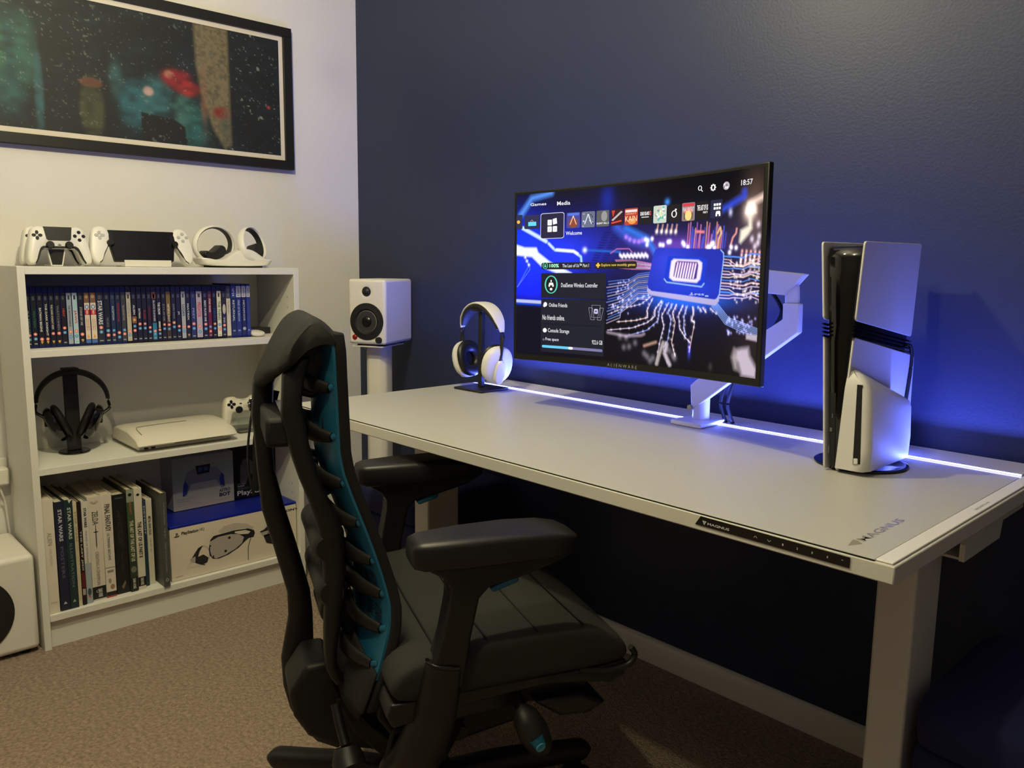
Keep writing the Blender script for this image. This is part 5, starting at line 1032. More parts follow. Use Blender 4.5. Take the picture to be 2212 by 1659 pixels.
# white gamepad on clear stand
def gamepad(name, loc, M, label, outline, th, cm, parts, group=None):
    """front outline in (y,z) facing +x, cushioned body of thickness th"""
    r = empty(name, loc, 0, label, 'game controller', group); O = smooth_closed(outline, 3); n = len(O)
    cx = sum(a for a, b in O)/n; cz = sum(b for a, b in O)/n; bm = nb(); rings = []
    V2 = [Vector(q) for q in O]; N = []
    ar = sum(V2[i].x*V2[(i+1) % n].y-V2[(i+1) % n].x*V2[i].y for i in range(n))
    for i in range(n):
        d = (V2[(i+1) % n]-V2[i-1]).normalized(); N.append(Vector((-d.y, d.x))*(1 if ar > 0 else -1))
    for x, ins in ((-th*.5, .0045), (-th*.42, .0015), (-th*.2, 0), (th*.15, 0), (th*.38, .0015), (th*.5, .0048)):
        rings.append([(x, (V2[i]+N[i]*ins).x, (V2[i]+N[i]*ins).y) for i in range(n)])
    b = obj('shell', loft(bm, rings, M=M), cm, r, ang=55)
    for nm, bmf, mm in parts: obj(nm, bmf(M), mm, r, bev=0)
    return r
def knobs(l, x, rad, h):
    def f(M):
        bm = nb()
        for y, z in l: lathe(bm, [(rad, 0), (rad, h*.7), (rad*.8, h), (rad*.05, h)], 'x', (x, y, z), 20, M=M)
        return bm
    return f
def flatp(l, x, h=.0012):
    def f(M):
        bm = nb()
        for q in l: prism(bm, q, 'x', x, x+h, M)
        return bm
    return f
def dpad(y, z, r=.0052, g=.0062, x=.0, h=.002): return flatp([ell(y+dy*g, z+dz*g, r*(.62 if dy == 0 else .8), r*(.8 if dy == 0 else .62), 10) for dy, dz in ((0, 1), (0, -1), (1, 0), (-1, 0))], x, h)
M_BTN = mat('button_black', (.05, .05, .055), .35)
ds3 = [(-.022, .044), (-.030, .050), (-.050, .050), (-.060, .044), (-.068, .024), (-.075, -.020), (-.076, -.040), (-.070, -.050), (-.060, -.048), (-.050, -.026), (-.042, -.006), (-.022, -.006), (0, -.002), (.022, -.006), (.042, -.006), (.050, -.026), (.060, -.048), (.070, -.050), (.076, -.040), (.075, -.020), (.068, .024), (.060, .044), (.050, .050), (.030, .050), (.022, .044), (0, .040)]
Mg = Matrix.Rotation(math.radians(-14), 4, 'Y')
g3 = gamepad('gamepad', (.150, -.555, .585), Mg, 'old white gamepad propped on a clear stand behind the chair', ds3, .030, M_IV, [
    ('direction_pad', dpad(-.046, .024, .0075, .0085, .0145, .003), M_BTN), ('face_buttons', knobs([(.046, .036), (.046, .014), (.057, .025), (.035, .025)], .0145, .0048, .003), M_BTN),
    ('thumb_stick', knobs([(-.023, .004)], .0145, .0115, .010), M_BTN), ('thumb_stick', knobs([(.023, .004)], .0145, .0115, .010), M_BTN), ('menu_buttons', flatp([rrect(-.018, -.010, .022, .026, .001), [(.010, .021), (.018, .024), (.010, .027)]], .0146), M_BTN)])
p = Print(); p.text('SONY', -.011, .011, .0335, .0375, '8a867c'); p.ring(0, .013, .005, .005, .001, '9a968c', 1, 16)
p.build('front_print', lambda u, v, h: Mg @ Vector((.0152+h, u, v)), None, g3)
t = empty('gamepad_stand', (.150, -.555, .5153), 0, 'clear acrylic stand under the old white gamepad', 'stand')
bm = nb(); box(bm, -.03, .035, -.032, .032, .0004, .004); box(bm, .010, .014, -.030, .030, .004, .050); box(bm, -.028, -.024, -.030, .030, .004, .062); obj('acrylic_stand', bm, M_CLEAR, t, bev=.0015)
obj('foot_pad', BX(-.026, .031, -.028, .028, .0041, .0052), M_GREYTXT, t)

# ---------------------------------------------------------------- on top of the bookcase
ZT = 1.0573
dsn = [(-.030, .050), (-.045, .054), (-.060, .050), (-.068, .040), (-.075, .010), (-.081, -.028), (-.080, -.048), (-.070, -.054), (-.058, -.048), (-.048, -.020), (-.040, -.008), (-.018, -.008), (0, -.008), (.018, -.008), (.040, -.008), (.048, -.020), (.058, -.048), (.070, -.054), (.080, -.048), (.081, -.028), (.075, .010), (.068, .040), (.060, .050), (.045, .054), (.030, .050), (0, .051)]
def dualsense(loc, ang, label, rz=0):
    M = Matrix.Rotation(math.radians(rz), 4, 'Z') @ Matrix.Rotation(math.radians(-ang), 4, 'Y')
    x = .0155
    blk = [(-.036, .014), (-.020, .010), (.020, .010), (.036, .014), (.050, -.002), (.060, -.030), (.064, -.050), (.0625, -.0525), (.055, -.040), (.047, -.018), (.038, -.0085), (-.038, -.0085), (-.047, -.018), (-.055, -.040), (-.0625, -.0525), (-.064, -.050), (-.060, -.030), (-.050, -.002)]
    g = gamepad('gamepad', loc, M, label, dsn, .034, M_WPLASTIC, [
        ('black_lower_trim', flatp([blk], x-.0035, .0048), M_BTN), ('touchpad', flatp([[(-.036, .0505), (.036, .0505), (.031, .016), (.027, .012), (-.027, .012), (-.031, .016)]], x-.0006, .0028), mat('touchpad_dark', (.07, .07, .07), .45)),
        ('direction_pad', dpad(-.053, .026, .0070, .0078, x, .0028), M_BTN), ('face_buttons', knobs([(.053, .037), (.053, .015), (.064, .026), (.042, .026)], x-.001, .0050, .0038), M_BTN),
        ('thumb_stick', knobs([(-.024, -.001)], x, .0105, .010), M_BTN), ('thumb_stick', knobs([(.024, -.001)], x, .0105, .010), M_BTN), ('home_button', knobs([(0, -.001)], x, .0045, .002), M_GREYTXT)], 'white and black gamepads on top of the bookcase')
    return g
dualsense((.150, -1.082, ZT+.0555), 12, 'front white gamepad with black pad, leaning at the left on the bookcase top')
dualsense((.085, -1.083, ZT+.0555), 8, 'rear white gamepad mostly hidden behind the front one on the bookcase top')
t = empty('gamepad_stand', (.115, -1.088, ZT), 0, 'small black and white gamepad stand on the bookcase top', 'stand')
obj('black_support', PR([(-.020, .046), (.020, .046), (.011, .0005), (-.011, .0005)], 'x', .030, .038), M_BLACK, t)
obj('white_edge', PR([(-.0235, .046), (-.0205, .046), (-.0115, .0005), (-.0145, .0005)], 'x', .029, .040), M_GLOSSWHITE, t)
obj('white_edge', PR([(.0205, .046), (.0235, .046), (.0145, .0005), (.0115, .0005)], 'x', .029, .040), M_GLOSSWHITE, t)
obj('foot', BX(-.045, .045, -.012, .012, .0003, .004), M_GLOSSWHITE, t, bev=.001)
# handheld
Mh = Matrix.Rotation(math.radians(-16), 4, 'Y') @ Matrix.Diagonal((1, 1.10, 1, 1))
hp_ = empty('handheld_player', (.150, -.856, ZT+.062), 0, 'white handheld player with wide dark screen resting on the bookcase top', 'handheld console')
lg = [(-.088, .046), (-.100, .052), (-.116, .049), (-.125, .036), (-.131, .0), (-.133, -.030), (-.128, -.052), (-.117, -.060), (-.108, -.052), (-.100, -.030), (-.090, -.010), (-.084, .010), (-.083, .030)]
for s in (-1, 1):
    O = smooth_closed([(a*s*-1 if s > 0 else a, b) for a, b in lg], 3)
    if s > 0: O = O[::-1]
    n = len(O); c0 = Vector((sum(a for a, b in O)/n, sum(b for a, b in O)/n))
    rings = [[(x, *(Vector(q)+(c0-Vector(q))*k)) for q in O] for x, k in ((-.022, .25), (-.016, .08), (-.004, 0), (.010, 0), (.0155, .06), (.017, .2))]
    obj('grip', loft(nb(), rings, M=Mh), M_WPLASTIC, hp_, ang=55)
    obj('inner_trim', prism(nb(), [(s*.0835, .030), (s*.090, .008), (s*.099, -.012), (s*.108, -.034), (s*.1165, -.0585), (s*.109, -.052), (s*.100, -.030), (s*.088, -.005), (s*.078, .0), (s*.076, .028)], 'x', -.006, .0160, M=Mh), M_BTN, hp_)
    obj('thumb_stick', knobs([(s*.0835, .002)], .010, .0095, .014)(Mh), M_BTN, hp_)
obj('direction_pad', dpad(-.108, .024, .0068, .0076, .0165, .0022)(Mh), mat('clear_grey_button', (.70, .70, .68), .3), hp_)
obj('face_buttons', knobs([(.108, .035), (.108, .013), (.119, .024), (.097, .024)], .0160, .0048, .003)(Mh), _mats['clear_grey_button'], hp_)
obj('screen_slab', PR([(-.084, .042), (-.092, .036), (-.084, .0), (-.0765, -.050), (.0765, -.050), (.084, 0), (.092, .036), (.084, .042)], 'x', -.004, .0135, M=Mh), mat('dark_glass', (.035, .035, .035), .3), hp_, bev=.002)
t = empty('display_stand', (.158, -.850, ZT), 0, 'low white stand in front of the handheld player', 'stand')
obj('front_lip', BX(.020, .026, -.067, .067, .0003, .020), M_GLOSSWHITE, t, bev=.001); obj('base', BX(-.050, .0198, -.067, .067, .0003, .0035), M_GLOSSWHITE, t, bev=.001)
# charging dock with two ring controllers
dkx = .150
DKY = [(-0.5741,1.069)][0][0]
_o = [(-0.6358,1.1278),(-0.5087,1.1296)]
t = empty('charging_dock', (dkx, DKY, ZT), 0, 'white wavy charging dock at the right end of the bookcase top', 'charging dock')
wav = [(-.118, .030), (-.114, .020), (-.085, .0055), (.085, .0055), (.112, .016), (.118, .028), (.100, .027), (.078, .040), (.055, .054), (.030, .060), (.005, .054), (-.020, .040), (-.045, .027), (-.080, .024)]
O = smooth_closed(wav, 3); n = len(O); cc = Vector((0, .022))
obj('dock_shell', loft(nb(), [[(x, *(Vector(q)+(cc-Vector(q))*k)) for q in O] for x, k in ((-.045, .12), (-.040, .02), (-.03, 0), (.03, 0), (.040, .02), (.045, .12))]), M_WPLASTIC, t, ang=50)
obj('rubber_base', BX(-.035, .035, -.082, .085, .0003, .006), M_RUBBER, t, bev=.001)
def orb(y, z, rx, rz_, yaw, roll, label):
    r = empty('ring_controller', (dkx, y, z), 0, label, 'game controller', 'ring shaped controllers on the charging dock')
    M = Matrix.Rotation(math.radians(yaw), 4, 'Z') @ Matrix.Rotation(math.radians(roll), 4, 'X')
    rings = []; inner = []
    for k in range(48):
        a = 2*math.pi*k/48; c, s = math.cos(a), math.sin(a); low = max(0, -s)**2
        w = .012+.008*low; d = .0045+.007*low
        P_ = lambda rr, x: (x, rx*rr*c, rz_*rr*s)
        rings.append([P_(1.0, -w*.8), P_(1.03, 0), P_(1.0, w*.8), P_(1-.02-d*6, w), P_(1-.05-d*6, w*.5), P_(1-.05-d*6, -w*.5), P_(1-.02-d*6, -w)])
        q = 1-.052-d*6; inner.append([P_(q, -w*.9), P_(q, w*.55), P_(q-.05-.03*low, w*.4), P_(q-.05-.03*low, -w*.9)])
    obj('white_ring', loft(nb(), rings, cap=False, close=True, M=M), M_WPLASTIC, r, ang=45)
    obj('black_liner', loft(nb(), inner, cap=False, close=True, M=M), M_BLACK, r, ang=45)
    obj('grip', loft(nb(), [[(x, *q) for q in smooth_closed([(-.038, -.026), (-.030, -.014), (-.012, -.022), (.010, -.012), (.026, -.004), (.040, -.012), (.040, -.030), (.018, -.046), (-.018, -.048)], 3)] for x in (-.030, .004)], M=M), M_BLACK, r, bev=.003)
    return r
orb(_o[0][0], _o[0][1], .071, .059, 12, 8, 'left ring controller seen almost face on in the charging dock')
o2 = orb(_o[1][0], _o[1][1], .074, .058, 40, 0, 'right ring controller turned sideways and leaning in the charging dock')
o2.rotation_euler = (math.radians(28), 0, 0)

# ---------------------------------------------------------------- office chair (x forward, y left, z up)
CY = math.radians(66.7)
ch = empty('office_chair', (1.539, -.788, 0), CY, 'black ergonomic office chair with teal back shell facing the desk', 'chair')
def yl(pts, y0, y1): return PR(pts, 'y', y0, y1)
# seat cushion
sp = [(-.175, .388), (-.180, .410), (-.170, .436), (-.150, .450), (-.105, .460), (-.04, .467), (.06, .470), (.145, .470), (.195, .462), (.228, .445), (.247, .420), (.245, .400), (.215, .393), (.05, .392), (-.13, .384)]
bm = nb(); rings = []
for y, k, dz in ((-.262, .955, -.013), (-.258, .98, -.004), (-.243, 1, 0), (-.12, 1.01, -.004), (0, 1.02, -.006), (.12, 1.01, -.004), (.243, 1, 0), (.258, .98, -.004), (.262, .955, -.013)):
    rings.append([(.02+(x-.02)*k, y, z+(dz if z > .43 else (0 if dz > -.01 else .008))) for x, z in sp])
seat = obj('seat', loft(bm, rings), M_FABRIC, ch, sub=1, ang=80)
bm = nb()
for x in (-.10, -.015, .075, .160):
    tube(bm, [(x, -.246, .4695), (x, -.12, .4675), (x, 0, .4665), (x, .12, .4675), (x, .246, .4695)] if x > -.05 else [(x, -.244, .4625), (x, 0, .4595), (x, .244, .4625)], (.0016, .0010), 6)
obj('seam', bm, M_FABRICD, seat)
pan = [(-.185, .366), (-.178, .386), (-.12, .386), (.02, .391), (.20, .392), (.236, .398), (.246, .388), (.240, .368), (.215, .358), (.16, .368), (.10, .375), (-.02, .368), (-.13, .352), (-.175, .345)]
bm = nb(); loft(bm, [[(x*.985, y, z) for x, z in pan] if abs(y) > .25 else [(x, y, z) for x, z in pan] for y in (-.256, -.246, .246, .256)])
obj('seat_pan', bm, M_CHAIRPL, ch, bev=.003, ang=50)
obj('seat_depth_handle', tube(nb(), smooth_path([(.150, -.2535, .392), (.205, -.2575, .383), (.243, -.2575, .388), (.256, -.257, .404), (.247, -.257, .419)]), (.006, .0055), 12), M_CHAIRPL, ch)
obj('seat_depth_handle', tube(nb(), smooth_path([(.150, .2535, .392), (.205, .2575, .383), (.243, .2575, .388), (.256, .257, .404), (.247, .257, .419)]), (.006, .0055), 12), M_CHAIRPL, ch)
# back: spring shell, fabric pad in front of it
edge = [(.969, -.236, .112), (.94, -.2330, .118), (.854, -.2300, .118), (.765, -.2280, .124), (.733, -.2220, .128), (.690, -.2080, .134), (.648, -.1930, .142), (.600, -.1770, .152), (.555, -.1640, .160), (.515, -.1560, .172), (.478, -.1580, .180), (.440, -.1680, .185), (.400, -.1800, .188), (.365, -.1920, .188), (.335, -.2020, .184), (.300, -.200, .150), (.27, -.19, .11)]
def ev(z):
    E = edge
    if z >= E[0][0]: return E[0][1], E[0][2]
    for a, b in zip(E, E[1:]):
        if z >= b[0]: f = (a[0]-z)/(a[0]-b[0]); return a[1]+(b[1]-a[1])*f, a[2]+(b[2]-a[2])*f
    return E[-1][1], E[-1][2]
def backsurf(zs, xoff, wk, bulge=.030, t=.004):
    bm = nb(); F_1 = []; B_1 = []
    for z in zs:
        x, w = ev(z); w *= wk; F_1.append([]); B_1.append([])
        for k in range(17):
            u = -1+2*k/16; xx = x+xoff-bulge*(1-u*u)*(.6 if z > .9 else 1)
            F_1[-1].append(bm.verts.new((xx+t, u*w, z))); B_1[-1].append(bm.verts.new((xx, u*w, z)))
    n = len(zs)
    for G, s in ((F_1, 1), (B_1, -1)):
        for j in range(n-1):
            for k in range(16):
                q = [G[j][k], G[j][k+1], G[j+1][k+1], G[j+1][k]]; bm.faces.new(q if s > 0 else q[::-1])
    for j in range(n-1):
        for k in (0, 16): bm.faces.new((F_1[j][k], F_1[j+1][k], B_1[j+1][k], B_1[j][k]))
    for k in range(16):
        for j in (0, n-1): bm.faces.new((F_1[j][k], F_1[j][k+1], B_1[j][k+1], B_1[j][k]))
    return bm
zz = [.955-.0185*i for i in range(33)]
obj('fabric_back', backsurf([.966, .962]+zz[:]+[.352, .343, .335], .0005, 1.0, .026, .017), M_FABRICD, ch, bev=.004, ang=60)
shl = obj('back_shell', backsurf([.95-.018*i for i in range(32)], -.0055, .965, .026, .0045), M_TEAL, ch, ang=60)
bm = nb()
for zc, cnt in ((.60, 0), (.555, 7), (.50, 7)):
    for s in (-1, 1):
        for k in range(cnt):
            z = zc-k*.0055; x, w = ev(z)
            for u in (.50, .70): obj('flex_slot', tube(nb(), [(x-.0062-.026*(1-u*u), s*u*w, z+.003), (x-.0062-.026*(1-(u+.15)**2), s*(u+.15)*w, z)], .0008, 5), M_RUBBER, shl)
for zc in (.80, .71, .63):
    for s in (-1, 1):
        x, w = ev(zc); u = .58; P0 = (x-.0060-.026*(1-u*u), s*u*w)
        obj('flex_slot', tube(nb(), [(P0[0], P0[1], zc+.018), (P0[0], P0[1]+.004*s, zc+.006), (P0[0], P0[1], zc+.002), (P0[0], P0[1]+.005*s, zc-.012)], .0011, 5), M_RUBBER, shl)
# spine cover and ribs
spz = [.90, .86, .82, .77, .72, .67, .62, .57, .52, .47, .43]
bm = nb(); rings = []
for z in [.925-.0125*i for i in range(41)]:
    x, w = ev(z); k = abs(math.sin((z-.40)/.075*math.pi))**.55; hw = .026+.016*k; xx = x-.060-.004*k
    rings.append([(xx-.010, a, z) if False else (xx+b, a, z) for a, b in sel(hw, .011, 12, 2.5)])
obj('spine', loft(bm, rings), M_CHAIRPL, ch, ang=60)
for z in (.882, .800, .722, .655, .590, .535, .478, .420):
    for s in (-1, 1):
        x, w = ev(z-.012); x0, w0 = ev(z)
        pts = smooth_path([(x0-.058, s*.012, z+.012), (x0-.056, s*w*.32, z+.008), (x-.040, s*w*.60, z-.004), (x-.013, s*w*.86, z-.008)])
        rb = obj('rib', tube(nb(), pts, [(.006, .012), (.007, .021), (.006, .015), (.005, .0085)], 12), M_CHAIRPL, ch)
        obj('rib_clip', tube(nb(), [(x-.012, s*w*.86, z-.008), (x-.0035, s*w*.92, z-.004)], (.0035, .006), 10), M_TEAL, rb)
        obj('rib_screw', tube(nb(), [(x-.026, s*w*.70-s*.001, z-.009), (x-.031, s*w*.70, z-.010)], .0035, 10), M_BLACK, rb)
# petals behind the shell, between ribs
for z in (.842, .690, .56, .45):
    x, w = ev(z); bm = nb(); rr = []
    for k in range(9):
        a = -1+k/4; hh = .036*(1-a*a)**.5+.002; xx = x-.050-.006*(1-a*a)
        rr.append([(xx+b, c, z+a*.040) for c, b in sel(.030+hh, .005, 12, 2.2)])
    obj('spine_petal', loft(bm, rr), M_CHAIRPLD, ch, ang=70)
# upright frame (two posts with a bridge), behind the back
far_l = [(.905, -.335), (.86, -.356), (.80, -.360), (.772, -.357), (.70, -.353), (.622, -.347), (.548, -.328), (.453, -.305), (.406, -.304), (.324, -.320), (.270, -.318), (.226, -.307), (.195, -.290), (.165, -.262), (.150, -.225)]
far_r = [(.905, -.300), (.86, -.318), (.80, -.322), (.772, -.323), (.70, -.322), (.622, -.305), (.548, -.285), (.453, -.262), (.406, -.258), (.324, -.258), (.270, -.252), (.240, -.240), (.225, -.222), (.212, -.205), (.200, -.190)]
def post(sgn, ly, dx=0):
    rings = []
    for (z, a), (z2, b), y in zip(far_l, far_r, ly):
        c = ((a+b)/2+dx, sgn*y, (z+z2)/2); d = Vector((b-a, 0, z2-z)); hl = d.length/2; d.normalize()
        rings.append([(c[0]+d.x*hl*p_, c[1]+q_, c[2]+d.z*hl*p_) for p_, q_ in [(u, v*.017) for u, v in sel(1, 1, 16, 3)]])
    return loft(nb(), rings)
lyL = [.085, .088, .090, .090, .091, .092, .094, .096, .096, .092, .085, .075, .062, .050, .040]
obj('upright', post(1, lyL), M_CHAIRPL, ch, ang=60)
near_l = [(.915, -.300), (.896, -.317), (.829, -.321), (.762, -.306), (.722, -.294), (.685, -.280), (.650, -.270), (.618, -.262), (.560, -.259), (.502, -.258), (.45, -.260), (.414, -.260), (.38, -.258), (.36, -.25), (.345, -.24)]
near_r = [(.925, -.270), (.896, -.280), (.853, -.287), (.779, -.276), (.735, -.264), (.698, -.252), (.665, -.238), (.639, -.226), (.600, -.222), (.560, -.220), (.46, -.230), (.416, -.238), (.39, -.238), (.37, -.232), (.355, -.226)]
far_l, far_r = near_l, near_r
obj('upright', post(-1, [.080, .085, .088, .090, .090, .090, .090, .090, .090, .090, .090, .088, .086, .082, .078]), M_CHAIRPL, ch, ang=60)
bm = nb(); box(bm, -.345, -.290, -.085, .085, .775, .825); obj('bridge', bm, M_RUBBER, ch, bev=.008)
bm = nb(); box(bm, -.318, -.295, -.080, .080, .827, .8285); obj('bridge_edge', bm, M_STEEL, ch)
ub = [(-0.2865,0.3691),(-0.2456,0.3716),(-0.2296,0.3251),(-0.2064,0.2748),(-0.1654,0.2106),(-0.1065,0.1662),(-0.1657,0.182),(-0.2138,0.1973),(-0.2522,0.2134),(-0.2855,0.2338),(-0.3094,0.2751),(-0.3181,0.3221)]
bm = nb(); loft(bm, [[(x, y, z) for x, z in ub] for y in (-.052, .060)]); obj('upright_base', bm, M_CHAIRPLD, ch, bev=.010, seg=3)
for z, x0 in ((.60, -.255), (.52, -.25)):
    bm = nb(); lathe(bm, [(.004, -.105), (.020, -.104), (.026, -.095), (.026, .095), (.020, .104), (.004, .105)], 'y', (x0+.005, 0, z), 24); obj('pivot_boss', bm, M_CHAIRPL, ch)
bm = nb(); tube(bm, [(-.205, -.055, .515), (-.198, -.055, .455)], .0095, 16); obj('back_adjust_barrel', bm, M_CHROME, ch)
bm = nb(); loft(bm, [[(-.262, y, .46), (-.25, y, .525), (-.215, y, .545), (-.190, y, .52), (-.185, y, .44), (-.205, y, .415), (-.235, y, .42)] for y in (-.055, .055)]); obj('back_adjust_housing', bm, M_CHAIRPL, ch, bev=.008)
# fabric pocket over the foot of the back shell
bm = nb(); G = []
for j in range(13):
    G.append([])
    for k in range(17):
        u = -1+2*k/16; zt = .405+.045*(1-abs(u)); z = zt-(zt-.285)*j/12; x, w = ev(z); w *= (.975 if z > .33 else .92)
        G[-1].append(bm.verts.new((x-.0085-.030*(1-u*u)*(1-.3*j/12), u*w, z)))
for j in range(12):
    for k in range(16): bm.faces.new((G[j][k], G[j][k+1], G[j+1][k+1], G[j+1][k]))
pk = obj('fabric_pocket', bm, M_FABRIC, ch, ang=60); d_ = pk.modifiers.new('thickness', 'SOLIDIFY'); d_.thickness = .003
bm = nb(); loft(bm, [[(-.240, y, .30), (-.215, y, .30), (-.175, y, .245), (-.100, y, .165), (-.02, y, .10), (-.045, y, .085), (-.13, y, .145), (-.205, y, .225)] for y in (-.055, .055)]); obj('back_link', bm, M_CHAIRPLD, ch, bev=.006)
# headrest
near = smooth_closed([(-0.2646,0.9903),(-0.2387,0.9752),(-0.2242,0.9592),(-0.2244,0.9464),(-0.2517,0.947),(-0.2811,0.9328),(-0.3069,0.9074),(-0.3162,0.9055),(-0.3195,0.9153),(-0.3081,0.9445),(-0.2874,0.9722)], 4)
far = smooth_closed([(-0.2725,0.9924),(-0.2542,0.9846),(-0.2461,0.9707),(-0.257,0.9379),(-0.2916,0.8996),(-0.3235,0.858),(-0.3421,0.8431),(-0.3554,0.835),(-0.3607,0.8473),(-0.3577,0.8645),(-0.3462,0.8925),(-0.3236,0.9391),(-0.2994,0.9781)], 4)
near = resample(near, 40); far = resample(far, 40)
rings = []
for k in range(11):
    f = k/10; y = -.115+.23*f; e = 1-.22*max(0, abs(2*f-1)-.8)/.2
    R0 = [n_.lerp(f_, f) for n_, f_ in zip(near, far)]; c = sum(R0, Vector((0, 0)))/40
    rings.append([(c.x+(q.x-c.x)*e, y, c.y+(q.y-c.y)*e) for q in R0])
obj('headrest', loft(nb(), rings), M_HEADREST, ch, ang=70, bev=0)
obj('headrest_mount', PR([(-.285, .93), (-.245, .955), (-.238, .90), (-.262, .85), (-.30, .86)], 'y', -.060, .060), M_CHAIRPLD, ch, bev=.006)
bm = nb(); lathe(bm, [(.015, 0), (.015, -.004), (.011, -.005), (.011, -.003), (.001, -.003)], 'y', (-.247, -.062, .918), 24); obj('headrest_pivot', bm, M_CHAIRPLD, ch)
# strap hanging from the headrest
so = [(-0.3428,0.12,0.8371),(-0.3496,0.125,0.8244),(-0.356,0.125,0.8046),(-0.3611,0.125,0.774),(-0.3655,0.125,0.7389),(-0.3667,0.125,0.7034),(-0.3637,0.125,0.6674),(-0.3587,0.125,0.6417)]
obj('strap', tube(nb(), smooth_path(so, 5), (.0022, .0075), 8, up=(0, 1, .01)), M_FABRICD, ch)
so2 = [(-0.3226,0.11,0.843),(-0.3345,0.115,0.7921),(-0.3456,0.12,0.7476),(-0.3503,0.12,0.7034),(-0.3553,0.12,0.65)]
obj('strap', tube(nb(), smooth_path(so2, 5), [(.003, .016), (.003, .014), (.0025, .009), (.002, .006)], 8, up=(1, 0, .01)), M_FABRICD, ch)
bq = [(-0.3569,0.13,0.8204),(-0.3588,0.13,0.8117)]
bm = nb(); lathe(bm, [(.0055, -.003), (.0055, .003)], 'y', bq[0], 14); lathe(bm, [(.0055, -.003), (.0055, .003)], 'y', bq[1], 14); obj('buckle', bm, M_CHROME, ch, bev=.001)
# arms
def arm(s):
    a = None; y0 = -s*.252
    rings = []
    for x, hw, zt, zb in ((-.146, .022, .645, .622), (-.142, .030, .653, .613), (-.128, .037, .657, .609), (-.06, .046, .660, .608), (.02, .050, .661, .610), (.080, .050, .658, .612), (.112, .045, .652, .614), (.127, .034, .645, .617), (.132, .018, .638, .621)):
        zc = (zt+zb)/2; hh = (zt-zb)/2
        rings.append([(x, y0+a_, zc+b_) for a_, b_ in sel(hw, hh, 28, 5.0)])
    pad = obj('armrest_pad', loft(nb(), rings), M_PAD, ch, ang=60)
    O = [(-.124, .614), (-.116, .605), (-.095, .592), (-.084, .575), (-.085, .551), (-.095, .498), (-.117, .425), (-.065, .405), (-.050, .491), (-.037, .553), (-.020, .570), (.027, .579), (.098, .598), (.125, .612)]
    bm = nb(); loft(bm, [[(x, y0-s*q, z) for x, z in O] for q in (-.024, -.019, .019, .024)]); arm_ = obj('arm_bracket', bm, M_CHAIRPL, ch, bev=.006, seg=3)
    obj('arm_lever', PR([(-.018, .566), (-.012, .558), (.030, .571), (.032, .580), (.024, .583)], 'y', y0-.020, y0+.020), M_TEAL, ch, bev=.003)
    pts = [(-.090, y0, .442), (-.098, y0, .405), (-.108, y0-s*-.010, .34), (-.128, y0+s*.030, .27), (-.14, y0+s*.075, .215)]
    obj('arm_sleeve', tube(nb(), smooth_path(pts), [(.030, .033), (.031, .036), (.032, .040), (.034, .044)], 20, up=(1, 0, 0), p=2.6), M_CHAIRPL, ch, ang=50)
    obj('arm_collar', tube(nb(), [(-.089, y0, .449), (-.0905, y0, .440)], (.0285, .0315), 24, up=(1, 0, 0), p=2.6), M_BLACKGLOSS, ch, bev=.002)
    bm = nb(); loft(bm, [[(-.185, y0+s*.06, .225), (-.07, y0+s*.06, .225), (-.07, y0+s*.06, .305), (-.165, y0+s*.06, .305)], [(-.13, y0+s*.20, .22), (.02, y0+s*.20, .22), (.02, y0+s*.20, .30), (-.11, y0+s*.20, .30)]]); obj('arm_beam', bm, M_CHAIRPLD, ch, bev=.008)
arm(1); arm(-1)
# mechanism
bm = nb(); loft(bm, [[(-.16, y, .345), (.18, y, .362), (.235, y, .300), (.215, y, .268), (.13, y, .262), (.10, y, .215), (-.02, y, .195), (-.13, y, .210), (-.17, y, .27)] for y in (-.095, .095)]); obj('tilt_mechanism', bm, M_CHAIRPLD, ch, bev=.010, seg=3)
bm = nb(); loft(bm, [[(-.15, y, .352), (.155, y, .366), (.195, y, .352), (.180, y, .330), (.02, y, .318), (-.13, y, .310)] for y in (-.215, .215)]); obj('seat_carrier', bm, M_CHAIRPL, ch, bev=.006)
bm = nb(); loft(bm, [[(.075, y, .335), (.165, y, .338), (.215, y, .312), (.180, y, .296), (.125, y, .300)] for y in (-.24, -.16)]); obj('side_lever', bm, M_CHAIRPL, ch, bev=.008)
obj('knob_stem', tube(nb(), [(0.0469,-0.2,0.3527),(0.0501,-0.245,0.3292)], (.009, .011), 12), M_BLACK, ch)
kp = [(0.0452,-0.24,0.3333),(0.0542,-0.25,0.3185),(0.0658,-0.258,0.2954),(0.0753,-0.265,0.2756),(0.0794,-0.268,0.263)]
kn = obj('tension_knob', tube(nb(), smooth_path(kp, 4), [(.012, .012), (.027, .022), (.031, .026), (.026, .022), (.018, .016)], 20), M_BLACK, ch)
kc = [(0.0601,-0.285,0.299),(0.0658,-0.292,0.287)]
obj('knob_insert', tube(nb(), [kc[0], kc[1]], [(.014, .012), (.010, .010)], 14), M_TEAL, kn)
kd = [(0.0632,-0.292,0.2908),(0.0641,-0.298,0.2893)]
obj('knob_cap', tube(nb(), [kd[0], kd[1]], .0085, 14), mat('light_teal', (.30, .62, .72), .4), kn)
bm = nb(); lathe(bm, [(.013, -.2), (.013, -.112), (.0105, -.112), (.0105, -.116), (.001, -.116)], 'y', (-.018, .09, .222), 20); obj('mechanism_bolt', bm, M_CHAIRPL, ch)
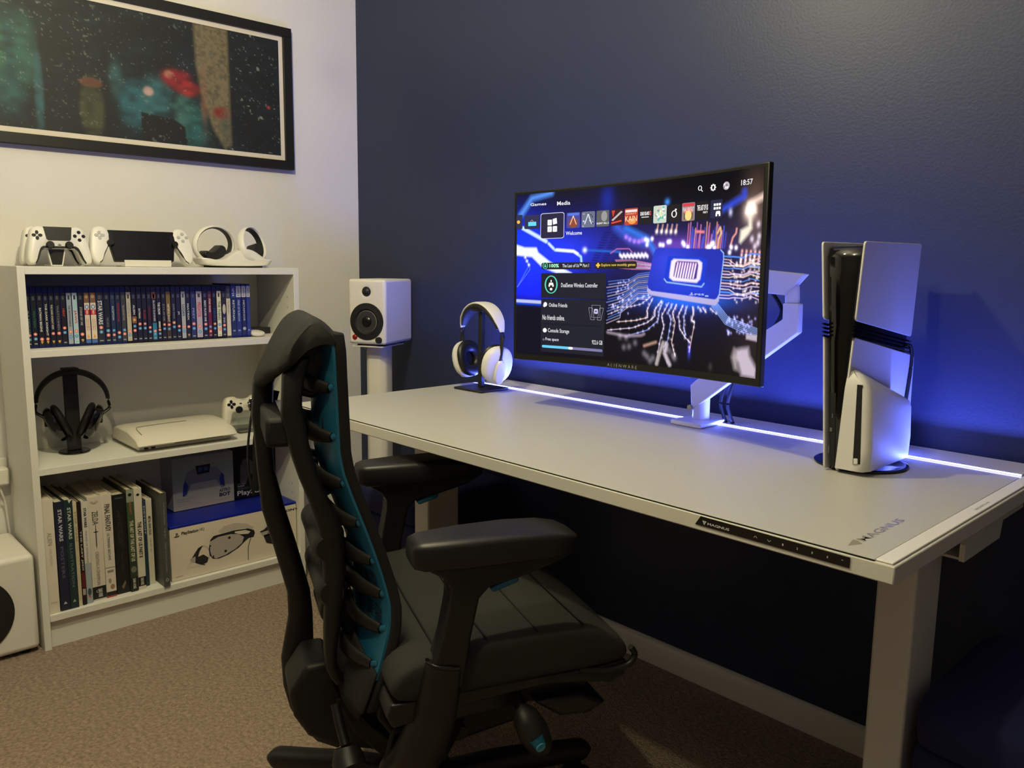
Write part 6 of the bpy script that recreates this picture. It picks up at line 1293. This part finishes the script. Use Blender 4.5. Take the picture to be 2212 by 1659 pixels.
# gas column, base, casters
hb = Vector((1.55-1.539, -.857+.788, 0)); c_, s_ = math.cos(-CY), math.sin(-CY); hb = Vector((hb.x*c_-hb.y*s_, hb.x*s_+hb.y*c_, 0))
obj('gas_column', lathe(nb(), [(.014, .28), (.014, .17), (.025, .168), (.027, .06), (.02, .055)], o=hb, n=32), M_CHAIRPLD, ch)
obj('hub', lathe(nb(), [(.02, .062), (.045, .060), (.055, .075), (.052, .115), (.034, .128), (.02, .13)], o=hb, n=40), M_CHAIRPL, ch)
for k in range(5):
    a = math.radians(212.5+72*k)-CY; d = Vector((math.cos(a), math.sin(a), 0)); e = hb+d*.325
    obj('base_arm', tube(nb(), smooth_path([hb+d*.03+Vector((0, 0, .095)), hb+d*.15+Vector((0, 0, .096)), hb+d*.26+Vector((0, 0, .088)), e+Vector((0, 0, .083)), e+d*.014+Vector((0, 0, .078))]), [(.026, .026), (.025, .024), (.023, .021), (.022, .019), (.014, .010)], 16, p=2.8), M_CHAIRPL, ch, ang=60)
    n_ = Vector((-math.sin(a+.5), math.cos(a+.5), 0)); ce = e-d*.002; w1 = Vector((math.cos(a+.5), math.sin(a+.5), 0))
    fk = obj('caster', tube(nb(), [ce+Vector((0, 0, .070)), ce+Vector((0, 0, .045)), ce-w1*.012+Vector((0, 0, .032))], (.011, .013), 12), M_CHAIRPLD, ch)
    for sd in (-1, 1):
        c0 = ce-w1*.014+n_*sd*.009; Mx = Matrix.Translation(c0+Vector((0, 0, .029))) @ n_.to_track_quat('Z', 'Y').to_matrix().to_4x4()
        obj('wheel', lathe(nb(), [(.004, sd*-.001), (.024, sd*.0), (.0285, sd*.003), (.0285, sd*.010), (.024, sd*.0145), (.010, sd*.016), (.001, sd*.016)], n=28, M=Mx), M_RUBBER, fk)
# tilt rod and its rounded end behind the frame
rq = [(-0.2436,-0.1,0.3173),(-0.2383,-0.12,0.2842),(-0.233,-0.14,0.2605)]
obj('tilt_rod', tube(nb(), rq, .0085, 12), M_CHAIRPL, ch)
rr_ = [(-0.2315,-0.14,0.2585),(-0.2302,-0.15,0.2403),(-0.2273,-0.17,0.2283)]
obj('rod_end', tube(nb(), rr_, [(.020, .016), (.028, .026), (.027, .026)], 20, up=(0, 1, 0)), M_CHAIRPL, ch)
